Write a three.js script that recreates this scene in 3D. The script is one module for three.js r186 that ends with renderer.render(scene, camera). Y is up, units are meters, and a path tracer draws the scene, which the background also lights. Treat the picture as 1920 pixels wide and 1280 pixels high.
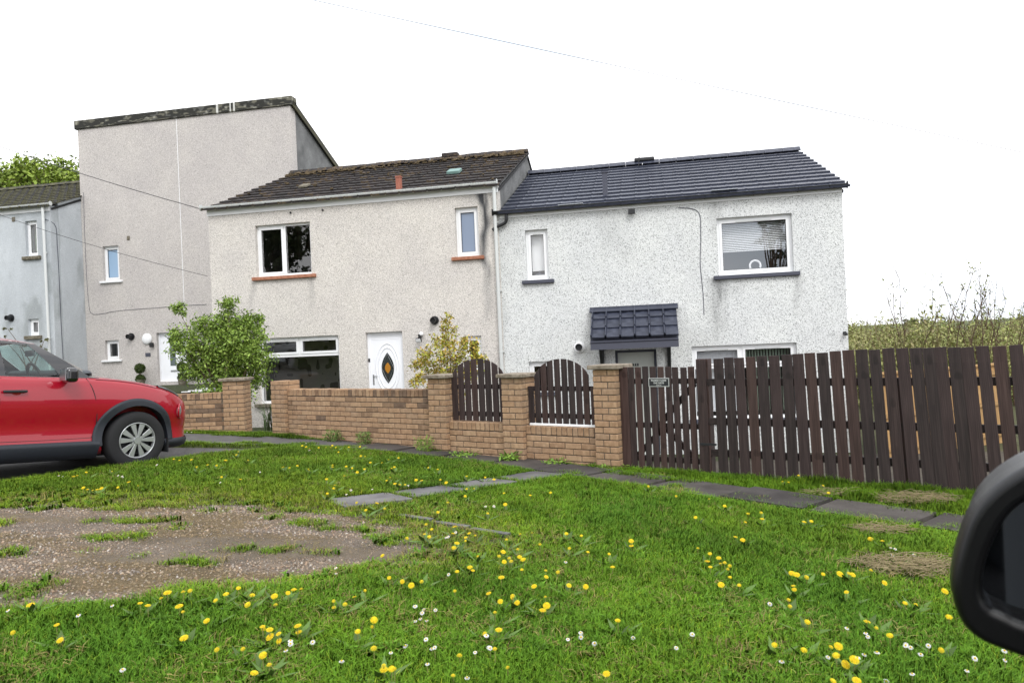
import * as THREE from 'three';
import { mergeGeometries, toCreasedNormals, mergeVertices } from 'three/addons/utils/BufferGeometryUtils.js';
import { RoundedBoxGeometry } from 'three/addons/geometries/RoundedBoxGeometry.js';
import { Brush, Evaluator, SUBTRACTION } from 'three-bvh-csg';

// ---------------------------------------------------------------- camera, sky, sun, exposure
const EYE = 1.55;
const scene = new THREE.Scene();
const camera = new THREE.PerspectiveCamera(51.3, 1.5, 0.05, 3000);
camera.position.set(0, EYE, 0);
camera.rotation.set(0, 0, -0.043);
camera.focus = 9; camera.userData.fStop = 9;
const renderer = new THREE.WebGLRenderer({ antialias: true });
renderer.toneMapping = THREE.LinearToneMapping;
renderer.toneMappingExposure = 1.9;
renderer.shadowMap.enabled = true;

// seeded random numbers and tileable value noise
function rng(seed) { let a = seed >>> 0; return () => { a = (a + 0x6d2b79f5) | 0; let t = Math.imul(a ^ (a >>> 15), 1 | a); t = (t + Math.imul(t ^ (t >>> 7), 61 | t)) ^ t; return ((t ^ (t >>> 14)) >>> 0) / 4294967296; }; }
const LAT = new Float32Array(65536); { const r = rng(11); for (let i = 0; i < 65536; i++) LAT[i] = r(); }
function vnoise(x, y, px = 256, py = 256) {
  const xi = Math.floor(x), yi = Math.floor(y); let fx = x - xi, fy = y - yi; fx = fx * fx * (3 - 2 * fx); fy = fy * fy * (3 - 2 * fy);
  const x0 = ((xi % px) + px) % px, x1 = (x0 + 1) % px, y0 = ((yi % py) + py) % py, y1 = (y0 + 1) % py;
  const a = LAT[(x0 & 255) + ((y0 & 255) << 8)], b = LAT[(x1 & 255) + ((y0 & 255) << 8)], c = LAT[(x0 & 255) + ((y1 & 255) << 8)], d = LAT[(x1 & 255) + ((y1 & 255) << 8)];
  return (a + (b - a) * fx) * (1 - fy) + (c + (d - c) * fx) * fy;
}
function fbm(x, y, o = 4, p = 256) { let s = 0, a = .5, t = 0; for (let i = 0; i < o; i++) { s += a * vnoise(x, y, p, p); t += a; a *= .5; x *= 2; y *= 2; p = Math.min(256, p * 2); } return s / t; }
const lerp = (a, b, t) => a + (b - a) * t, clamp = (x, a = 0, b = 1) => Math.min(b, Math.max(a, x)), smooth = (a, b, x) => { const t = clamp((x - a) / (b - a)); return t * t * (3 - 2 * t); };

{ // one bright overcast sky, thin veils of pale blue between the clouds
  const w = 512, h = 256, data = new Float32Array(w * h * 4);
  for (let j = 0; j < h; j++) for (let i = 0; i < w; i++) {
    const n = fbm(i / w * 8, j / h * 6 + 3, 5, 8), k = smooth(.52, .74, n), b = .93 + .16 * fbm(i / w * 4 + 9, j / h * 5, 4, 4);
    const o = (j * w + i) * 4; data[o] = b * (1 - .46 * k); data[o + 1] = b * (1 - .40 * k); data[o + 2] = b * (1.02 - .34 * k); data[o + 3] = 1;
  }
  const t = new THREE.DataTexture(data, w, h, THREE.RGBAFormat, THREE.FloatType);
  t.mapping = THREE.EquirectangularReflectionMapping; t.magFilter = THREE.LinearFilter; t.minFilter = THREE.LinearFilter; t.wrapS = THREE.RepeatWrapping; t.needsUpdate = true;
  scene.background = t; scene.environment = t;
}
const sun = new THREE.DirectionalLight(new THREE.Color(1, .98, .95), 0.9);
sun.position.set(9, 26, 12); sun.castShadow = true; sun.shadow.radius = 40; sun.shadow.mapSize.set(2048, 2048);
Object.assign(sun.shadow.camera, { left: -30, right: 30, top: 30, bottom: -30, near: 1, far: 120 });
scene.add(sun); sun.target.position.set(0, 0, -12); scene.add(sun.target);

// ---------------------------------------------------------------- helpers
const V = (x, y, z) => new THREE.Vector3(x, y, z);
const taken = {};
function numbered(n) { const k = taken[n] = (taken[n] ?? -1) + 1; return k ? n + '_' + String(k).padStart(3, '0') : n; }
function mesh(name, geo, mat, parent) {
  if (Array.isArray(geo)) geo = join(geo);
  const m = new THREE.Mesh(geo, mat); m.castShadow = m.receiveShadow = true;
  if (parent) { m.name = name; parent.add(m); } else { m.name = numbered(name); scene.add(m); }
  return m;
}
function join(list) {
  list = list.map((g) => { g = g.index ? g.toNonIndexed() : g; if (!g.attributes.uv) g.setAttribute('uv', new THREE.BufferAttribute(new Float32Array(g.attributes.position.count * 2), 2)); for (const k of Object.keys(g.attributes)) if (!['position', 'normal', 'uv', 'color'].includes(k)) g.deleteAttribute(k); return g; });
  return mergeGeometries(list);
}
function thing(name, label, category, x, y, z, turn = 0, group) {
  const g = new THREE.Group(); g.name = numbered(name); g.position.set(x, y, z); g.rotation.y = turn;
  g.userData = { label, category }; if (group) g.userData.group = group; scene.add(g); return g;
}
const tag = (o, label, category, group, kind) => { Object.assign(o.userData, { label, category }); if (group) o.userData.group = group; if (kind) o.userData.kind = kind; return o; };
const box = (w, h, d, x = 0, y = 0, z = 0) => new THREE.BoxGeometry(w, h, d).translate(x, y, z);
const rbox = (w, h, d, r, x = 0, y = 0, z = 0) => new RoundedBoxGeometry(w, h, d, 2, r).translate(x, y, z);
const bar = (x0, x1, y0, y1, z0, z1) => box(x1 - x0, y1 - y0, z1 - z0, (x0 + x1) / 2, (y0 + y1) / 2, (z0 + z1) / 2);
const cyl = (r0, r1, h, x, y, z, n = 16) => new THREE.CylinderGeometry(r0, r1, h, n).translate(x, y, z);
const tube = (pts, r, n = 24, k = 6) => new THREE.TubeGeometry(new THREE.CatmullRomCurve3(pts), n, r, k);
function between(a, b, r0, r1, k = 6) { // a tapered rod from a to b
  const d = b.clone().sub(a), g = new THREE.CylinderGeometry(r1, r0, d.length(), k, 1); g.translate(0, d.length() / 2, 0);
  g.applyQuaternion(new THREE.Quaternion().setFromUnitVectors(V(0, 1, 0), d.normalize())); return g.translate(a.x, a.y, a.z);
}
function beam(a, b, w, t) { // a rectangular bar from a to b, w across in the plane of x and y, t in z
  const d = b.clone().sub(a), g = new THREE.BoxGeometry(w, d.length(), t); g.translate(0, d.length() / 2, 0);
  g.applyQuaternion(new THREE.Quaternion().setFromUnitVectors(V(0, 1, 0), d.normalize())); return g.translate(a.x, a.y, a.z);
}
function metres(geo, sx = 1, sy = sx, ox = 0, oy = 0) { // uv laid out in metres along each face's own main plane
  const g = geo.index ? geo.toNonIndexed() : geo, p = g.attributes.position, n = g.attributes.normal, uv = new Float32Array(p.count * 2);
  for (let i = 0; i < p.count; i++) {
    const ax = Math.abs(n.getX(i)), ay = Math.abs(n.getY(i)), az = Math.abs(n.getZ(i)); let u, v;
    if (az >= ax && az >= ay) { u = p.getX(i); v = p.getY(i); } else if (ax >= ay) { u = p.getZ(i); v = p.getY(i); } else { u = p.getX(i); v = p.getZ(i); }
    uv[i * 2] = (u + ox) / sx; uv[i * 2 + 1] = (v + oy) / sy;
  }
  g.setAttribute('uv', new THREE.BufferAttribute(uv, 2)); return g;
}
function tex(w, h, fn, srgb = true) {
  const d = new Uint8Array(w * h * 4);
  for (let j = 0; j < h; j++) for (let i = 0; i < w; i++) { const c = fn(i, j, i / w, j / h), o = (j * w + i) * 4; d[o] = clamp(c[0], 0, 255); d[o + 1] = clamp(c[1], 0, 255); d[o + 2] = clamp(c[2], 0, 255); d[o + 3] = 255; }
  const t = new THREE.DataTexture(d, w, h); t.wrapS = t.wrapT = THREE.RepeatWrapping; t.magFilter = THREE.LinearFilter; t.minFilter = THREE.LinearMipmapLinearFilter; t.generateMipmaps = true;
  if (srgb) t.colorSpace = THREE.SRGBColorSpace; t.needsUpdate = true; return t;
}
const rgb = (r, g, b) => new THREE.Color().setRGB(r / 255, g / 255, b / 255, THREE.SRGBColorSpace);
const std = (o) => new THREE.MeshStandardMaterial(o), phys = (o) => new THREE.MeshPhysicalMaterial(o);

// ---------------------------------------------------------------- lie of the land (x to the right, d away from the camera)
const WU = [.8269, -.5623], WP = [1.1, 8.3];                       // garden wall and fence line
const AN = .1911, HU = [Math.cos(AN), -Math.sin(AN)], HB = [Math.sin(AN), Math.cos(AN)]; // house fronts and the way back from them
const L3 = [-.17, 14.584], L2 = [-6.65, 15.837], TR = [-5.89, 19.765], TL = [-12.606, 21.064], LH = [-12.821, 19.954];
const roadEdge = (d) => d < 9 ? -4.28 + .42 * (d - 8.3) : -3.986 + .75 * (d - 9);
function front(x, d) { return .35 - .035 * d + (x < 0 ? -.061 * Math.max(x, -14) : -.025 * Math.min(x, 9)); }
function wallSide(x, d) { return -(x - WP[0]) * WU[1] + (d - WP[1]) * WU[0]; } // positive behind the wall
function groundY(x, d) {
  let y = front(x, clamp(d, -30, 14));
  y += .022 * (fbm(x * .9 + 40, d * .9 + 40, 3) - .5) + .05 * (fbm(x * .33 + 7, d * .33 + 3, 2) - .5) * smooth(10.5, 8, d);
  const onRoad = smooth(.10, -.10, x - roadEdge(d)) * smooth(10.15, 9.95, d) * smooth(-3, -2, d - 0);
  y -= .14 * onRoad;
  if (d > 4) { // behind wall and fence the plots step down the row of houses
    const f = x < -4.2 ? smooth(12.3, 13.6, d) : smooth(.25, 1.6, wallSide(x, d));
    if (f > 0) {
      const s = (x - L3[0]) * HU[0] + (d - L3[1]) * HU[1];
      let b = lerp(-.10, -.80, smooth(-.3, .3, s)); b = lerp(.72, b, smooth(-8.1, -6.9, s)); b = lerp(1.05, b, smooth(-14.2, -13, s));
      if (s > 7) b = -.8 - .02 * Math.min(60, s - 7);
      y = lerp(y, b, f);
    }
  }
  const far = smooth(30, 420, d) ; if (d > 30) y = lerp(y, 1.4 + 1.3 * Math.sin(x * .011 + 1) + .9 * Math.sin(x * .027), far * smooth(-60, 20, x)) ;
  return y;
}
// ---------------------------------------------------------------- materials
const grit = (seed, dark, mid, light, pd, pm, size, extra) => { // roughcast: stone chips of three tones on a 7 m square
  const r = rng(seed), N = 1024, chip = new Float32Array(N * N); for (let i = 0; i < N * N; i++) chip[i] = r();
  return tex(N, N, (i, j, u, v) => {
    const c = size > 1 ? .5 * chip[((j >> 1) << 9) * 2 + ((i >> 1) << 1)] + .5 * chip[j * N + i] : chip[j * N + i];
    const k = c < pd ? dark : c < pd + pm ? mid : light; const m = (fbm(u * 12, v * 12, 4, 12) - .5) * 16, q = (chip[j * N + ((i + 511) & 1023)] - .5) * 18;
    let o = [k[0] + m + q, k[1] + m + q, k[2] + m * .8 + q]; return extra ? extra(o, u * 7, v * 7 - 1, c) : o;
  });
};
const gritBump = tex(512, 512, (() => { const r = rng(5), a = Array.from({ length: 512 * 512 }, r); return (i, j) => { const c = (a[j * 512 + i] + a[j * 512 + ((i + 1) & 511)] + a[((j + 1) & 511) * 512 + i]) * 85; return [c, c, c]; }; })(), false);
const bumpAt = (rep) => { const t = gritBump.clone(); t.repeat.set(rep, rep); t.needsUpdate = true; return t; };
const streak = (x, y, cx, top, len, w, str, seed) => { const a = clamp((top - y) / len); if (y > top || a >= 1) return 0; const d = Math.abs(x - cx + .12 * (vnoise(seed, y * 3) - .5)) / w; return str * Math.max(0, 1 - d) * (1 - a) * (.4 + .6 * vnoise(x * 22, y * 4)) * 2; };
const M = {};
M.wall2 = std({ map: grit(21, [132, 127, 122], [194, 189, 182], [220, 215, 209], .11, .33, 1, (o, x, y) => { // weathering below the gutter leak and the sills
  const k = streak(x, y, 6.28, 4.72, 2.9, .13, .5, 3) + streak(x, y, 6.15, 4.8, .5, .5, .2, 7) + streak(x, y, 2.4, 3.1, .9, .1, .1, 4) + streak(x, y, 1.0, 3.1, .8, .1, .1, 5); return o.map((c, i) => c * (1 - clamp(k, 0, .7) * [1, .98, .95][i])); }), roughness: .95, bumpMap: bumpAt(2), bumpScale: .006 });
M.wall3 = std({ map: grit(33, [90, 92, 92], [190, 192, 191], [221, 223, 222], .15, .24, 2, (o, x, y) => {
  const k = streak(x, y, 4.25, 2.6, 1.5, .25, .22, 3) + streak(x, y, 5.7, 2.6, .9, .12, .1, 8) + streak(x, y, 4.3, 4.2, 1.0, .2, .14, 9) + 0.05 * smooth(.55, .75, fbm(x * 1.3, y * .8, 3)); return o.map((c) => c * (1 - clamp(k, 0, .6))); }), roughness: .95, bumpMap: bumpAt(2), bumpScale: .009 });
M.wallT = std({ map: grit(45, [128, 123, 119], [183, 177, 173], [206, 201, 197], .12, .36, 1), roughness: .95, bumpMap: bumpAt(2), bumpScale: .006 });
M.wallL = std({ map: tex(1024, 1024, (i, j, u, v) => { const a = fbm(u * 9, v * 5, 5, 9), b = smooth(.5, .75, fbm(u * 14 + 5, v * 7, 4, 14)), f = (vnoise(i * .7, j * .7) - .5) * 26; const k = 168 + a * 44 + f - b * 26; return [k - 4, k + 1, k + 5 - b * 2]; }), roughness: .95, bumpMap: bumpAt(2), bumpScale: .004 });
M.cement = std({ map: tex(256, 256, (i, j, u, v) => { const k = 112 + 60 * (fbm(u * 6, v * 6, 5, 6) - .5) + 22 * (vnoise(i * .9, j * .9) - .5); return [k, k + 1, k + 1]; }), roughness: .95, bumpMap: bumpAt(4), bumpScale: .004 });
M.inside = std({ color: rgb(150, 146, 140), roughness: .95 });
M.paper = std({ map: tex(512, 512, (i, j, u, v) => { const a = 176 + 16 * fbm(u * 8, v * 8, 3, 8), s = vnoise(u * 14 + 3, v * 10, 14, 10) > .70 ? -70 : 0; return [a + s, a + s - 2, a + s - 10]; }), roughness: .9 });
M.upvc = std({ color: rgb(238, 239, 240), roughness: .35 });
M.upvcDoor = std({ color: rgb(240, 242, 246), roughness: .38 });
M.seal = std({ color: rgb(40, 41, 43), roughness: .6 });
M.glass = phys({ color: 0xffffff, transmission: 1, roughness: .0, thickness: 0, ior: 1.9 });
M.mirrorGlass = phys({ color: 0xffffff, transmission: 1, roughness: .0, thickness: 0, ior: 2.6 });
M.frost = phys({ color: rgb(118, 134, 158), roughness: .22, clearcoat: .6, clearcoatRoughness: .05 });
M.blind = std({ color: rgb(240, 242, 243), roughness: .8 });
M.curtain = std({ color: rgb(150, 168, 150), roughness: .9 });
M.net = phys({ color: rgb(236, 239, 243), roughness: .9, transmission: .3, thickness: 0 });
M.sillRed = std({ map: tex(128, 128, (i, j, u, v) => { const n = fbm(u * 8, v * 8, 4, 8) * 50 - 25; return [160 + n, 108 + n, 84 + n]; }), roughness: .85 });
M.sillDark = std({ color: rgb(72, 74, 86), roughness: .7 });
M.sillStone = std({ map: tex(128, 128, (i, j, u, v) => { const n = fbm(u * 8, v * 8, 4, 8) * 90 - 45; return [112 + n, 106 + n, 92 + n]; }), roughness: .95 });
M.plastic = std({ color: rgb(214, 217, 216), roughness: .4 });
M.gutterGrey = std({ map: tex(256, 64, (i, j, u, v) => { const n = fbm(u * 30, v * 3, 4, 30) * 60 - 30; return [204 + n * .6, 207 + n * .6, 205 + n * .6]; }), roughness: .5 });
M.black = std({ color: rgb(26, 27, 30), roughness: .45 });
M.blackMatt = std({ color: rgb(30, 31, 33), roughness: .8 });
M.metal = std({ color: rgb(170, 172, 175), roughness: .35, metalness: 1 });
const tileTex = (c, moss, amt, seed) => tex(256, 256, (i, j, u, v) => { const n = (fbm(u * 10 + seed, v * 10, 4, 10) - .5) * 44, f = (vnoise(i * .8 + seed, j * .8) - .5) * 22, k = smooth(1 - amt, 1.06 - amt, fbm(u * 7 + seed * 3, v * 7 + 2, 5, 7) + .3 * (vnoise(u * 60, v * 60, 60, 60) - .5)); return [0, 1, 2].map((q) => lerp(c[q] + n + f, moss[q] + n, k)); });
M.tile2 = [0, 1, 2, 3].map((k) => std({ map: tileTex([42 + k * 4, 38 + k * 3, 37 + k * 3], [88, 74, 54], .30 + .05 * k, 3 + k * 9), roughness: .9 }));
M.tile3 = [0, 1, 2].map((k) => std({ map: tileTex([54 + k * 2, 58 + k * 2, 72 + k * 2], [74, 78, 90], .25, 50 + k * 5), roughness: .42 }));
M.tileL = [0, 1].map((k) => std({ map: tileTex([50, 49, 50], [84, 82, 56], .48 + k * .08, 70 + k * 7), roughness: .85 }));
M.moss = std({ color: rgb(92, 79, 58), roughness: 1 });
M.coping = std({ map: tex(512, 64, (i, j, u, v) => { const a = fbm(u * 40, v * 5, 5, 40), k = smooth(.5, .62, a), l = smooth(.72, .76, vnoise(u * 70, v * 5, 70, 5)); let c = [lerp(46, 104, k), lerp(46, 102, k), lerp(42, 90, k)]; if ((u > .655 && u < .665) || (u > .715 && u < .722) || (u > .732 && u < .739)) c = [205, 205, 200].map((x) => x - 60 * l); return c.map((x) => x + 40 * l); }), roughness: .95 });
const brickTex = (c, s) => tex(128, 128, (i, j, u, v) => { const n = (fbm(u * 6 + s, v * 6, 4, 6) - .5) * 46, f = (vnoise(i * .9 + s, j * .9) - .5) * 26; return [c[0] + n + f, c[1] + n * .95 + f, c[2] + n * .85 + f]; });
M.brick = [[163, 133, 104], [159, 129, 100], [167, 138, 109], [157, 127, 99], [162, 131, 102], [156, 129, 103]].map((c, i) => std({ map: brickTex(c, i * 13), roughness: .92 }));
M.brickDirty = [[128, 102, 80], [112, 92, 76], [138, 112, 88]].map((c, i) => std({ map: brickTex(c, 90 + i * 7), roughness: .95 }));
M.mortar = std({ map: brickTex([104, 92, 80], 41), roughness: 1 });
M.cap = std({ map: tex(128, 128, (i, j, u, v) => { const n = fbm(u * 7, v * 7, 5, 7) * 110 - 55; return [128 + n, 118 + n, 104 + n]; }), roughness: .95 });
const woodTex = (c, s) => tex(128, 512, (i, j, u, v) => { const n = (fbm(u * 14 + s, v * 5, 4, 14) - .5) * 22, l = (vnoise(u * 60 + s, v * 6, 60, 6) - .5) * 22, kn = smooth(.86, .95, vnoise(u * 3 + s, v * 9 + s, 3, 9)) * 16; return [c[0] + n + l - kn, c[1] + n * .9 + l - kn, c[2] + n * .85 + l - kn]; });
M.board = [[50, 36, 34], [43, 32, 31], [58, 40, 36], [46, 35, 34], [62, 44, 39], [52, 38, 37]].map((c, i) => std({ map: woodTex(c, i * 17), roughness: .72, bumpMap: null }));
M.boardWorn = [[66, 47, 43], [60, 43, 39]].map((c, i) => std({ map: woodTex(c, 80 + i * 9), roughness: .8 }));
M.tan = [[176, 140, 92], [164, 130, 86]].map((c, i) => std({ map: woodTex(c, 60 + i * 9), roughness: .8 }));
M.slab = [[66, 61, 58], [58, 54, 52], [71, 66, 62]].map((c, i) => std({ map: tex(256, 256, (a, b, u, v) => { const n = (fbm(u * 5 + i * 9, v * 5, 5, 5) - .5) * 50, f = (vnoise(a * .9, b * .9) - .5) * 20; return [c[0] + n + f, c[1] + n + f, c[2] + n + f]; }), roughness: .88 }));
M.slabPale = [[100, 98, 98], [92, 91, 92]].map((c, i) => std({ map: tex(256, 256, (a, b, u, v) => { const n = (fbm(u * 5 + i * 9, v * 5, 5, 5) - .5) * 50, f = (vnoise(a * .9, b * .9) - .5) * 22; return [c[0] + n + f, c[1] + n + f, c[2] + n + f]; }), roughness: .6 }));
M.asphalt = std({ map: tex(512, 512, (i, j, u, v) => { const n = (fbm(u * 6, v * 6, 5, 6) - .5) * 40, f = (vnoise(i * .95, j * .95) - .5) * 46; return [80 + n + f, 78 + n + f, 77 + n + f]; }), roughness: .85 });
M.twig = std({ color: rgb(92, 74, 58), roughness: .9 });
M.leaf = std({ vertexColors: true, roughness: .65, side: THREE.DoubleSide });
M.flower = std({ vertexColors: true, roughness: .8, side: THREE.DoubleSide });

// ---------------------------------------------------------------- ground
const GRAVEL = [[-6.5, 5.5], [-4.15, 5.75], [-3.04, 6.0], [-1.8, 5.75], [-1.15, 5.5], [-.8, 5.05], [-.5, 4.6], [-.6, 4.15], [-.95, 3.85], [-1.6, 3.6], [-2.1, 3.34], [-2.6, 3.2], [-6.5, 2.8]];
function polyDist(P, x, y) { let ins = false, m = 1e9; for (let i = 0, j = P.length - 1; i < P.length; j = i++) { const [ax, ay] = P[i], [bx, by] = P[j]; if ((ay > y) !== (by > y) && x < (bx - ax) * (y - ay) / (by - ay) + ax) ins = !ins; const t = clamp(((x - ax) * (bx - ax) + (y - ay) * (by - ay)) / ((bx - ax) ** 2 + (by - ay) ** 2)); m = Math.min(m, Math.hypot(x - ax - t * (bx - ax), y - ay - t * (by - ay))); } return ins ? m : -m; }
const PATH = [[-7.2, 10.95], [-5.4, 10.95], [-4.1, 10.8], [-3.2, 10.75], [-2.5, 10.45], [-1.75, 10.0], [-.85, 9.42], [-.1, 8.82], [.75, 7.85], [1.5, 7.05], [2.2, 6.22], [2.72, 5.65], [3.2, 5.1], [3.9, 4.3], [4.8, 3.3]];
const PW = [1.2, 1.2, 1.25, .95, .85, .72, .68, .64, .6, .6, .58, .56, .54, .54, .54];
function pathDist(x, d) { let m = 9; for (let i = 0; i + 1 < PATH.length; i++) { const [ax, ay] = PATH[i], [bx, by] = PATH[i + 1], t = clamp(((x - ax) * (bx - ax) + (d - ay) * (by - ay)) / ((bx - ax) ** 2 + (by - ay) ** 2)); m = Math.min(m, Math.hypot(x - ax - t * (bx - ax), d - ay - t * (by - ay)) - lerp(PW[i], PW[i + 1], t) / 2); } return m; }
const STEPS = [[-1.31, 6.13, .62, .52, .62], [-.84, 6.62, .62, .46, .72], [-.38, 7.1, .62, .44, .75], [.1, 7.62, .64, .48, .7]];
const stepDist = (x, d) => Math.min(...STEPS.map(([a, b, w, h, t]) => { const c = Math.cos(t), s = Math.sin(t), u = (x - a) * c + (d - b) * s, v = -(x - a) * s + (d - b) * c; return Math.max(Math.abs(u) - w / 2, Math.abs(v) - h / 2); }));
// how much of the surface is grass (0 none, 1 full sward) and what the bare earth looks like
function sward(x, d) {
  if (x < roadEdge(d) + .02 && d < 10.1) return 0;
  const p = pathDist(x, d); if (p < -.02 - .24 * smooth(.42, .68, fbm(x * 2.6 + 31, d * 2.6, 3))) return 0; if (stepDist(x, d) < -.02) return 0;
  if (x > -7 && (x < -4 ? d > 11.9 : wallSide(x, d) > -.02)) return 0;
  let g = 1; const n = fbm(x * 2.1, d * 2.1, 4), n2 = fbm(x * .8 + 20, d * .8, 3), pd = polyDist(GRAVEL, x, d) + (n - .5) * .5;
  if (pd > -.9) g = Math.min(g, lerp(.55, 1, smooth(0, -.9, pd)) - .1 + .4 * (n2 - .5));
  if (d < 3.9 && pd < -.06) g = 1;
  if (pd > 0) g = smooth(.60, .68, fbm(x * 3.2 + 11, d * 5.5, 3) * .65 + n * .35 + .16 * smooth(.45, 0, pd)) * .8;
  const worn = Math.exp(-(((x + .6) / .6) ** 2 + ((d - 4.5) / .45) ** 2)); g = Math.min(g, 1 - .7 * worn); g = Math.min(g, 1 - .85 * smooth(.5, .8, Math.exp(-(((x + 3.3) / 1.0) ** 2 + ((d - 6.35) / .22) ** 2)) + .5 * (n - .5)));
  return clamp(g);
}
{ // one sheet out to the horizon, finer near the camera
  const axis = (a, b, step, lo, hi) => { const L = []; for (let v = a; v <= b + 1e-6; v += step) L.push(v); let s = step, v = L[0]; while (v > lo) { s *= 1.28; v -= s; L.unshift(v); } s = step; v = L[L.length - 1]; while (v < hi) { s *= 1.28; v += s; L.push(v); } return L; };
  const X = axis(-6.5, 5.5, .07, -900, 900), D = axis(1.6, 12.6, .07, -300, 1500), nx = X.length, nd = D.length;
  const pos = new Float32Array(nx * nd * 3), col = new Float32Array(nx * nd * 3), uv = new Float32Array(nx * nd * 2), idx = [], c = new THREE.Color();
  for (let j = 0; j < nd; j++) for (let i = 0; i < nx; i++) {
    const x = X[i], d = D[j], o = (j * nx + i), n = fbm(x * 3, d * 3, 4), near = d < 13 && d > -2 && Math.abs(x) < 12;
    pos.set([x, groundY(x, d), -d], o * 3); uv.set([x / 1.5, d / 1.5], o * 2);
    let k = [70, 80, 40];
    if (near) {
      const pd = polyDist(GRAVEL, x, d) + (n - .5) * .4, g = sward(x, d);
      k = [84, 92, 44];
      if (pd > -.5) { const m = smooth(.42, .62, fbm(x * 1.3 + 3, d * 3.8, 5)), t = smooth(.48, .6, fbm(x * .5 + 9, d * 2.6 + 5, 4)); const q = [0, 1, 2].map((z) => lerp(lerp([142, 128, 112][z], [116, 100, 68][z], m * .8), [134, 124, 112][z], t * .7)); const s = smooth(-.45, .1, pd); k = k.map((v, z) => lerp(v, q[z], s)); }
      if (g > 0) k = k.map((v, z) => lerp(v, [74, 92, 34][z], g * .75));
      if (x > -7 && (x < -4 ? d > 11.9 : wallSide(x, d) > .1)) k = [104, 98, 88];
    } else if (d > 60) { const f = vnoise(x * .012 + 5, d * .009) > .5; k = f ? [96, 112, 58] : [84, 104, 56]; }
    else if (x > 7 && d > 8) k = [92, 94, 56];
    c.copy(rgb(...k)); col.set([c.r, c.g, c.b], o * 3);
    if (i && j) idx.push(o - nx - 1, o - nx, o, o - nx - 1, o, o - 1);
  }
  const g = new THREE.BufferGeometry(); g.setAttribute('position', new THREE.BufferAttribute(pos, 3)); g.setAttribute('color', new THREE.BufferAttribute(col, 3)); g.setAttribute('uv', new THREE.BufferAttribute(uv, 2)); g.setIndex(idx); g.computeVertexNormals();
  const soil = tex(512, 512, (i, j, u, v) => { const n = (fbm(u * 9, v * 9, 5, 9) - .5) * 70, f = (vnoise(i * .85, j * .85) - .5) * 90; const k = 205 + n + f; return [k, k - 3, k - 6]; });
  const m = mesh('ground', g, std({ vertexColors: true, map: soil, roughness: .95, bumpMap: bumpAt(1.5), bumpScale: .012 })); m.userData.kind = 'structure';
}
function sheet(name, mat, px, pd, nu, nv, lift, parent) { // a sheet that follows the ground
  const pos = [], uv = [], idx = []; for (let j = 0; j <= nv; j++) for (let i = 0; i <= nu; i++) { const x = px(i / nu, j / nv), d = pd(i / nu, j / nv); pos.push(x, groundY(x, d) + lift, -d); uv.push(x / 1.2, d / 1.2); if (i && j) { const o = j * (nu + 1) + i; idx.push(o - nu - 2, o - nu - 1, o, o - nu - 2, o, o - 1); } }
  const g = new THREE.BufferGeometry(); g.setAttribute('position', new THREE.Float32BufferAttribute(pos, 3)); g.setAttribute('uv', new THREE.Float32BufferAttribute(uv, 2)); g.setIndex(idx); g.computeVertexNormals();
  const m = mesh(name, g, mat, parent); if (!parent) m.userData.kind = 'structure'; return m;
}
sheet('road', M.asphalt, (u, v) => lerp(-24, roadEdge(lerp(-2, 10.05, v)) + .03, u ** .5), (u, v) => lerp(-2, 10.05, v), 60, 90, .03);
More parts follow.
